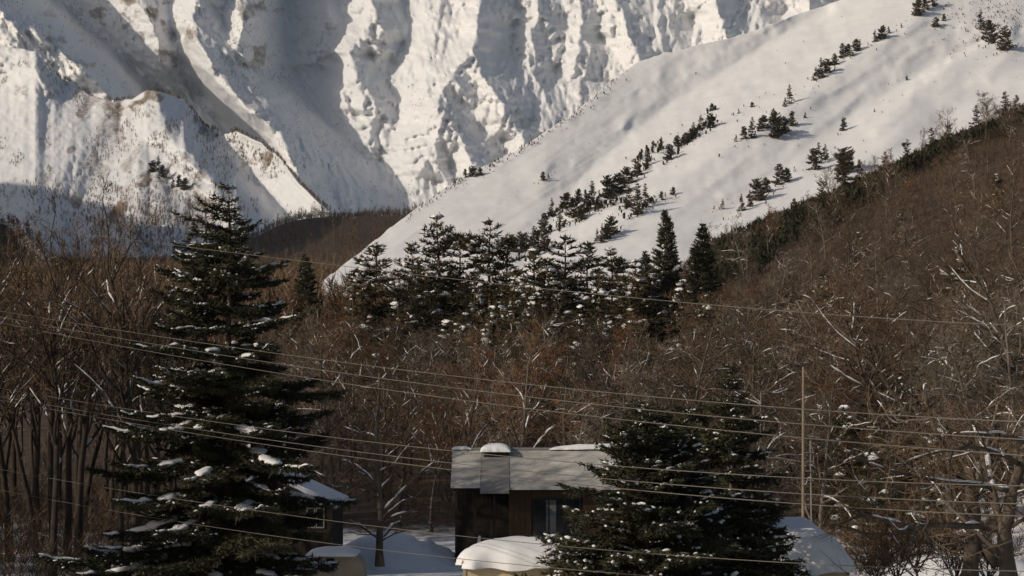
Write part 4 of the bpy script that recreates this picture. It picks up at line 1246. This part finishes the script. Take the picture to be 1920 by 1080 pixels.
def snow_cap(b, x0, x1, y0, y1, z, h, seed, p=3.2, nx=36, ny=26, lip=0.10, lump=0.06, skew=0.0, zfun=None):
    """rounded snow pillow with an overhanging lip, closed underneath"""
    u = np.linspace(-1, 1, nx); v = np.linspace(-1, 1, ny)
    u = np.sign(u) * (1 - (1 - np.abs(u)) ** 1.6); v = np.sign(v) * (1 - (1 - np.abs(v)) ** 1.6)
    U, Vv = np.meshgrid(u, v)
    prof = np.clip((1 - np.abs(U) ** p) * (1 - np.abs(Vv) ** p), 0, 1) ** 0.42
    k = 1 + 0.0 * prof
    X = (x0 + x1) / 2 + U * (x1 - x0) / 2 * k; Y = (y0 + y1) / 2 + Vv * (y1 - y0) / 2 * k
    n1 = fbm(X / 1.1, Y / 1.1, seed, 3); edge = 1 - prof
    X = X + edge * lip * fbm(X / 0.4, Y / 0.4, seed + 5, 2); Y = Y + edge * lip * fbm(X / 0.4, Y / 0.4, seed + 9, 2)
    zz = z if zfun is None else zfun(X, Y)
    Z = zz + prof * (h * (1 + skew * U) + lump * n1) - edge * lip * (0.7 + 0.5 * n1)
    top = np.stack([X, Y, Z], -1).reshape(-1, 3)
    bot = np.stack([X, Y, np.minimum(Z, zz + 0 * Z) - 0.03], -1).reshape(-1, 3)
    f = grid_faces(ny, nx)
    b.add(top, f[:, ::-1]); b.add(bot, f)
    rim = np.concatenate([np.arange(nx), np.arange(1, ny) * nx + nx - 1, (ny - 1) * nx + np.arange(nx - 2, -1, -1), np.arange(ny - 2, 0, -1) * nx])
    V2 = np.concatenate([top[rim], bot[rim]]); n = len(rim); i = np.arange(n); j = (i + 1) % n
    b.add(V2, np.stack([i, n + i, n + j, j], -1))


def roof_slope(b, x0, x1, ye, ze, yr, zr, n, thick=0.10, stepz=0.035):
    """overlapping horizontal courses between eave (ye, ze) and ridge (yr, zr)"""
    prof = []
    for k in range(n):
        a, c = k / n, (k + 1) / n
        prof.append((ye + (yr - ye) * a, ze + (zr - ze) * a + stepz)); prof.append((ye + (yr - ye) * c, ze + (zr - ze) * c))
    prof += [(yr, zr - thick), (ye, ze - thick)]
    m = len(prof)
    V = [(x0, y, z) for y, z in prof] + [(x1, y, z) for y, z in prof]
    s = -1 if yr > ye else 1
    Q = [(i, (i + 1) % m, m + (i + 1) % m, m + i) for i in range(m)]
    b.add(V, Q)
    T = []
    for o in (0, m):
        for i in range(m - 2):
            T.append((o + i, o + i + 1, o + m - 1))
    b.add(V, None, T)


# --- cabin
cab = thing('cabin', 'brown wooden cabin with a pale grey roof behind the bushy spruce', 'cabin', (1.7, 103.2, 0.15))
ox, oy, oz = -1.7, -103.2, -0.15
CB = lambda f: (lambda b: f(b))


def cpart(name, fn, mat, parent=cab, smooth=False, label=None):
    o = part(name, fn, mat, parent, smooth, label)
    if parent is cab: o.location = (ox, oy, oz)
    return o


YR, ZR = 103.2, 6.12
roof = cpart('roof', lambda b: (roof_slope(b, -0.15, 6.6, 99.95, 4.18, YR, ZR, 17), roof_slope(b, -3.22, -1.66, 99.95, 4.27, YR, ZR, 17)), 'roof_sheet')
part('roof_panel', lambda b: roof_slope(b, -1.655, -0.155, 99.55, 4.02, YR, ZR + 0.03, 2, 0.12, 0.012), 'roof_plain', roof, label='smooth projecting middle strip of the roof')
part('back_roof', lambda b: roof_slope(b, -3.2, 6.6, 106.6, 4.2, YR + 0.004, ZR, 17), 'roof_sheet', roof)
part('ridge_cap', lambda b: b.prism([(-3.25, ZR - 0.02), (-3.25, ZR + 0.10), (6.65, ZR + 0.10), (6.65, ZR - 0.02)], YR - 0.16, YR + 0.16), 'roof_plain', roof)
part('vent_hood', lambda b: (b.box(-1.5, -0.2, YR - 0.75, YR + 0.1, ZR - 0.45, ZR - 0.06)), 'dark_metal', roof)
part('snow', lambda b: snow_cap(b, -1.68, -0.06, YR - 1.05, YR + 0.7, ZR - 0.06, 0.42, 3, 2.4, lip=0.06), 'snow_clump', roof, True, 'snow pillow on the roof vent')
part('snow', lambda b: snow_cap(b, 2.0, 6.7, YR - 0.25, YR + 2.2, ZR + 0.08, 0.34, 8, 2.2, skew=0.35, zfun=lambda X, Y: ZR + 0.10 - 0.55 * np.maximum(0, Y - YR)), 'snow_clump', roof, True, 'snow drift along the ridge')
part('snow', lambda b: snow_cap(b, -3.2, -2.2, YR - 0.2, YR + 1.4, ZR + 0.08, 0.14, 9, 2.2, zfun=lambda X, Y: ZR + 0.10 - 0.55 * np.maximum(0, Y - YR)), 'snow_clump', roof, True, 'thin snow strip at the left end of the ridge')
cpart('wall', lambda b: (b.box(-3.0, 6.4, 102.7, 105.9, -0.5, 4.3), b.box(-0.17, 6.4, 100.9, 102.69, -0.5, 4.12)), 'dark_wood')
cpart('gable', lambda b: b.add([(x, y, z) for x in (-3.0, -2.9) for y, z in ((100.6, 4.35), (105.8, 4.35), (103.2, 5.95))], [(0, 1, 4, 3), (1, 2, 5, 4), (2, 0, 3, 5)], [(0, 2, 1), (3, 4, 5)]), 'dark_wood')
bm_board = None
xb = -0.17
while xb < 6.3:                                             # vertical boards of the front wall
    if not (1.05 < xb + 0.15 < 3.65):
        b = Buf(); b.box(0.008, 0.292, 0, 0.05, 0, 4.05)
        if bm_board is None: bm_board = b.mesh('board', MAT['cabin_wood'])
        o = obj('board', bm_board, cab, (xb + ox, 100.845 + oy, 0.0 + oz)); o.location.y += TR.uniform(-0.012, 0.0)
    xb += 0.30
cpart('lintel_board', lambda b: b.box(1.05, 3.65, 100.85, 100.895, 3.62, 4.05), 'cabin_wood')
cpart('sill_board', lambda b: b.box(1.05, 3.65, 100.85, 100.895, 0.0, 1.48), 'dark_wood')
for k in range(3):
    x0 = 1.10 + 0.84 * k
    w = cpart('window', lambda b: (b.box(x0, x0 + 0.05, 100.82, 100.89, 1.5, 3.6), b.box(x0 + 0.79, x0 + 0.835, 100.82, 100.89, 1.5, 3.6), b.box(x0 + 0.052, x0 + 0.788, 100.822, 100.888, 3.54, 3.6), b.box(x0 + 0.052, x0 + 0.788, 100.822, 100.888, 1.5, 1.56)), 'dark_metal')
    part('pane', lambda b: b.box(x0 + 0.052, x0 + 0.788, 100.86, 100.87, 1.562, 3.538), 'glass', w)
cpart('curtain', lambda b: b.box(1.80, 2.33, 100.83, 100.85, 1.6, 3.5), 'curtain', label='pale grey panel in the middle of the window')
for xx in (-3.0, -2.0, -1.0):
    cpart('post', lambda b: b.box(xx, xx + 0.12, 100.5, 100.62, -0.5, 4.2), 'dark_wood')
cpart('eave_beam', lambda b: b.box(-3.1, 6.5, 100.30, 100.46, 3.98, 4.10), 'dark_wood')


# --- snow-capped sheds
def shed(label, x0, x1, y0, y1, zb, zt, h, seed, cat='shed', seams=(0.55,), skew=0.0):
    c = ((x0 + x1) / 2, (y0 + y1) / 2, zb)
    t = thing('shed', label, cat, c)
    q = lambda o: setattr(o, 'location', (-c[0], -c[1], -c[2]))
    n = len(seams) + 1; e = [x0] + [x0 + (x1 - x0) * s for s in seams] + [x1]
    q(part('wall', lambda b: b.box(x0 + 0.02, x1 - 0.02, y0 + 0.05, y1, zb, zt), 'cream_trim', t))
    for a, c2 in zip(e[:-1], e[1:]):
        for za, zc in ((zb, zt - 0.95), (zt - 0.945, zt - 0.03)):
            q(part('panel', lambda b: b.box(a + 0.012, c2 - 0.012, y0, y0 + 0.048, za, zc), 'cream_panel', t))
    for xx in (x0 - 0.05, x1 - 0.03):
        q(part('corner_post', lambda b: b.box(xx, xx + 0.09, y0 - 0.03, y0 + 0.06, zb, zt + 0.01), 'cream_trim', t))
    q(part('eave_board', lambda b: b.box(x0 - 0.1, x1 + 0.1, y0 - 0.06, y1 + 0.05, zt + 0.012, zt + 0.06), 'cream_trim', t))
    q(part('snow_cap', lambda b: snow_cap(b, x0 - 0.18, x1 + 0.18, y0 - 0.28, y1 + 0.2, zt + 0.06, h, seed, 2.5, skew=skew, lip=0.22, lump=0.2 * h), 'snow', t, True))
    return t


sh = shed('cream panelled shed with a thick rounded snow cap in front of the cabin', -1.50, 2.9, 60.5, 63.6, 0.0, 3.45, 0.72, 21, seams=(0.42, 0.75))
br = part('bracket', lambda b: (b.tube([(-1.35, 60.44, 2.85), (-1.1, 60.42, 3.0), (-0.95, 60.44, 2.78)], 0.045, 6), b.box(-1.3, -1.02, 60.38, 60.47, 2.62, 2.80)), 'dark_metal', sh)
br.location = tuple(-np.array(sh.location))
shed('low shed under a tall snow dome right of the slender spruce', 8.0, 11.15, 63.5, 67.5, 0.0, 3.05, 1.40, 27, seams=(0.5,), skew=-0.1)
# snow bank at the bottom right
b = Buf(); snow_cap(b, 12.2, 24.0, 69.5, 81.0, -0.3, 2.9, 44, 1.5, nx=60, ny=40, lip=0.25, lump=0.5)
o = obj('snow_bank', b.mesh('snow_bank', MAT['snow'], True)); tag(o, 'broad snow bank at the bottom right behind the large dark trunks', 'snow bank')
b = Buf(); snow_cap(b, -9.6, -2.6, 96.0, 109.0, -0.3, 1.9, 47, 1.6, nx=50, ny=40, lip=0.25, lump=0.4, skew=-0.3)
o = obj('snow_bank', b.mesh('snow_bank', MAT['snow'], True)); tag(o, 'shaded snow bank behind the small forking tree, left of the cabin', 'snow bank')

# --- dark house behind the firs
hs = thing('house', 'dark gabled house with snow on its eaves behind the left firs', 'house', (-11.9, 95, 0.1))
hq = lambda o: (setattr(o, 'location', (11.9, -95, -0.1)), o)[1]
AX, AZ, EX, EZ = -11.9, 5.20, 3.4, 3.55
hq(part('wall', lambda b: b.prism([(AX - 3.2, -0.4), (AX + 3.2, -0.4), (AX + 3.2, EZ + 0.12), (AX, AZ - 0.12), (AX - 3.2, EZ + 0.12)], 92.6, 98.4), 'dark_wood', hs))
for sgn in (-1, 1):
    rf = hq(part('roof', lambda b: b.prism([(AX, AZ - 0.02), (AX + sgn * EX, EZ - 0.02), (AX + sgn * EX, EZ - 0.14), (AX, AZ - 0.14)], 92.0, 99.0), 'dark_metal', hs))
    part('snow', lambda b: b.tube([(AX + sgn * (0.15 + (EX - 0.1) * t), 92.25, AZ + 0.07 - (AZ - EZ) * (0.15 + (EX - 0.1) * t) / EX) for t in np.linspace(0.12, 1, 12)], np.array([0.06, 0.09, 0.12, 0.14, 0.11, 0.16, 0.2, 0.24, 0.26, 0.24, 0.26, 0.14]) * 0.9, 8, True, 0.7, 0.3), 'snow_clump', rf, True)
    part('snow_sheet', lambda b: b.prism([(AX + sgn * 0.05, AZ + 0.01), (AX + sgn * 0.05, AZ + 0.16), (AX + sgn * (EX + 0.05), EZ + 0.24), (AX + sgn * (EX + 0.05), EZ + 0.01)], 92.4, 98.9), 'snow_clump', rf)
for xw in (-9.95, -9.50):
    w = hq(part('window', lambda b: (b.box(xw, xw + 0.05, 92.54, 92.60, 2.55, 3.55), b.box(xw + 0.36, xw + 0.41, 92.54, 92.60, 2.55, 3.55), b.box(xw + 0.052, xw + 0.358, 92.542, 92.598, 2.55, 2.61), b.box(xw + 0.052, xw + 0.358, 92.542, 92.598, 3.49, 3.55)), 'frame_paint', hs))
    part('pane', lambda b: b.box(xw + 0.052, xw + 0.358, 92.57, 92.58, 2.612, 3.488), 'glass', w)
an = thing('shed', 'small cream lean-to with a little dark window below the dark house', 'shed', (-8.0, 90, 0.1))
aq = lambda o: (setattr(o, 'location', (8.0, -90, -0.1)), o)[1]
aq(part('wall', lambda b: b.prism([(-9.3, -0.3), (-6.95, -0.3), (-6.95, 1.0), (-7.4, 1.5), (-9.3, 1.6)], 89.2, 91.6), 'cream_trim', an))
w = aq(part('window', lambda b: (b.box(-8.72, -8.66, 89.14, 89.198, 0.70, 1.42), b.box(-8.30, -8.24, 89.14, 89.198, 0.70, 1.42), b.box(-8.658, -8.302, 89.142, 89.196, 1.36, 1.42), b.box(-8.658, -8.302, 89.142, 89.196, 0.70, 0.76)), 'frame_paint', an))
part('pane', lambda b: b.box(-8.658, -8.302, 89.17, 89.18, 0.762, 1.358), 'glass', w)
aq(part('snow_cap', lambda b: snow_cap(b, -9.6, -7.3, 88.9, 91.8, 1.57, 0.24, 51, 2.2), 'snow_clump', an, True))

# --- post by the cabin, utility pole
pst = thing('post', 'pale leaning snow-capped post in the snow left of the cream shed', 'post', (-1.72, 96.5, 0.2))
part('shaft', lambda b: b.tube([(0, 0, -0.4), (0.05, 0, 0.7), (0.08, 0, 1.55)], [0.10, 0.09, 0.07], 6), 'frame_paint', pst)
part('snow', lambda b: b.tube([(-0.25, 0, 0.5), (-0.08, 0, 0.8), (0.06, 0, 1.3), (0.085, 0, 1.72)], [0.06, 0.10, 0.11, 0.05], 7, True, 1, 0.2), 'snow_clump', pst, True)
p0 = gz(1505, 82)
up = thing('utility_pole', 'slender pale upright pole in the bare wood right of the spruces', 'pole', tuple(p0))
part('shaft', lambda b: b.tube([(0, 0, -0.5), (0.02, 0, 5), (0.03, 0, hgt(1505, 688, 82))], [0.075, 0.062, 0.05], 8), 'pole_wood', up)
part('conduit', lambda b: b.tube([(0.40, 0.1, -0.3), (0.40, 0.1, 3.0), (0.33, 0.1, 6.9)], 0.03, 6), 'frame_paint', up)
for z in (5.2, 5.6, 6.0, 6.4):
    part('rung', lambda b: b.tube([(0.03, -0.02, z), (0.50, 0.08, z)], 0.022, 5), 'frame_paint', up)

# ------------------------------------------------------------------ overhead cables
wires = [
    ([(0, 418), (330, 461), (640, 497), (1000, 541), (1280, 566), (1920, 611)], 'single thin cable highest of all, crossing the pines'),
    ([(0, 583), (640, 679), (1280, 749), (1920, 791)], 'top cable of the upper three'),
    ([(0, 594), (640, 699), (1280, 775), (1920, 824)], 'middle cable of the upper three'),
    ([(0, 605), (640, 718), (1280, 799), (1920, 854)], 'bottom cable of the upper three'),
    ([(0, 728), (640, 822), (1280, 883), (1920, 911)], 'top cable of the lower three, crossing the cabin roof'),
    ([(0, 743), (640, 843), (1280, 910), (1920, 945)], 'middle cable of the lower three, crossing the cabin roof'),
    ([(0, 750), (640, 854), (1280, 927), (1920, 968)], 'bottom cable of the lower three, crossing the cabin roof'),
    ([(0, 880), (540, 966), (1020, 1020), (1280, 1043), (1920, 1071)], 'cable crossing the snow cap of the cream shed'),
    ([(0, 919), (640, 1021), (1010, 1064), (1280, 1083), (1920, 1112)], 'lowest cable, crossing the cream shed wall'),
]
for i, (pts, lab) in enumerate(wires):
    a = np.array(pts, float)
    co = np.polyfit(a[:, 0], a[:, 1], 3 if len(a) > 3 else 2)
    us = np.linspace(-120, 2040, 70)
    inv = 1 / 80.0 + (1 / 31.0 - 1 / 80.0) * us / 1920
    b = Buf(); b.tube(np.array([P(u, np.polyval(co, u), 1 / w) for u, w in zip(us, inv)]), 0.008 if i in (0, 7, 8) else 0.0098, 5, True)
    o = obj('cable', b.mesh('cable', MAT['cable'], True)); tag(o, lab, 'cable', 'overhead cables')

# ------------------------------------------------------------------ air
m = bpy.data.materials.new('haze'); m.use_nodes = True; nt = m.node_tree; nt.nodes.clear()
pv = nt.nodes.new('ShaderNodeVolumePrincipled'); mo = nt.nodes.new('ShaderNodeOutputMaterial')
pv.inputs['Color'].default_value = (0.74, 0.86, 1.0, 1); pv.inputs['Density'].default_value = 2.4e-5; pv.inputs['Anisotropy'].default_value = 0.2
nt.links.new(pv.outputs[0], mo.inputs['Volume'])
b = Buf(); b.box(-9000, 9000, -60, 9400, -400, 2100)
o = obj('haze', b.mesh('haze', m)); tag(o, 'thin blue haze in the air', None, None, 'stuff')

# ------------------------------------------------------------------ tell look-alikes in a row apart by their order
ORD = 'first second third fourth fifth sixth seventh eighth ninth tenth eleventh twelfth thirteenth fourteenth fifteenth sixteenth seventeenth eighteenth nineteenth twentieth'.split()
ORD += ['twenty-' + o for o in ORD[:9]]
by = {}
for o in COL.objects:
    if o.parent is None and o.get('category') and 'outside' not in o.get('label', '') and o.get('kind') is None:
        by.setdefault(o['label'], []).append(o)
for lab, os_ in by.items():
    if 1 < len(os_) <= 29 and len(lab.split()) <= 13:
        os_.sort(key=lambda o: o.location.x / o.location.y)
        for i, o in enumerate(os_):
            o['label'] = lab + ', ' + ORD[i] + ' from left'
            o['group'] = o.get('group') or lab
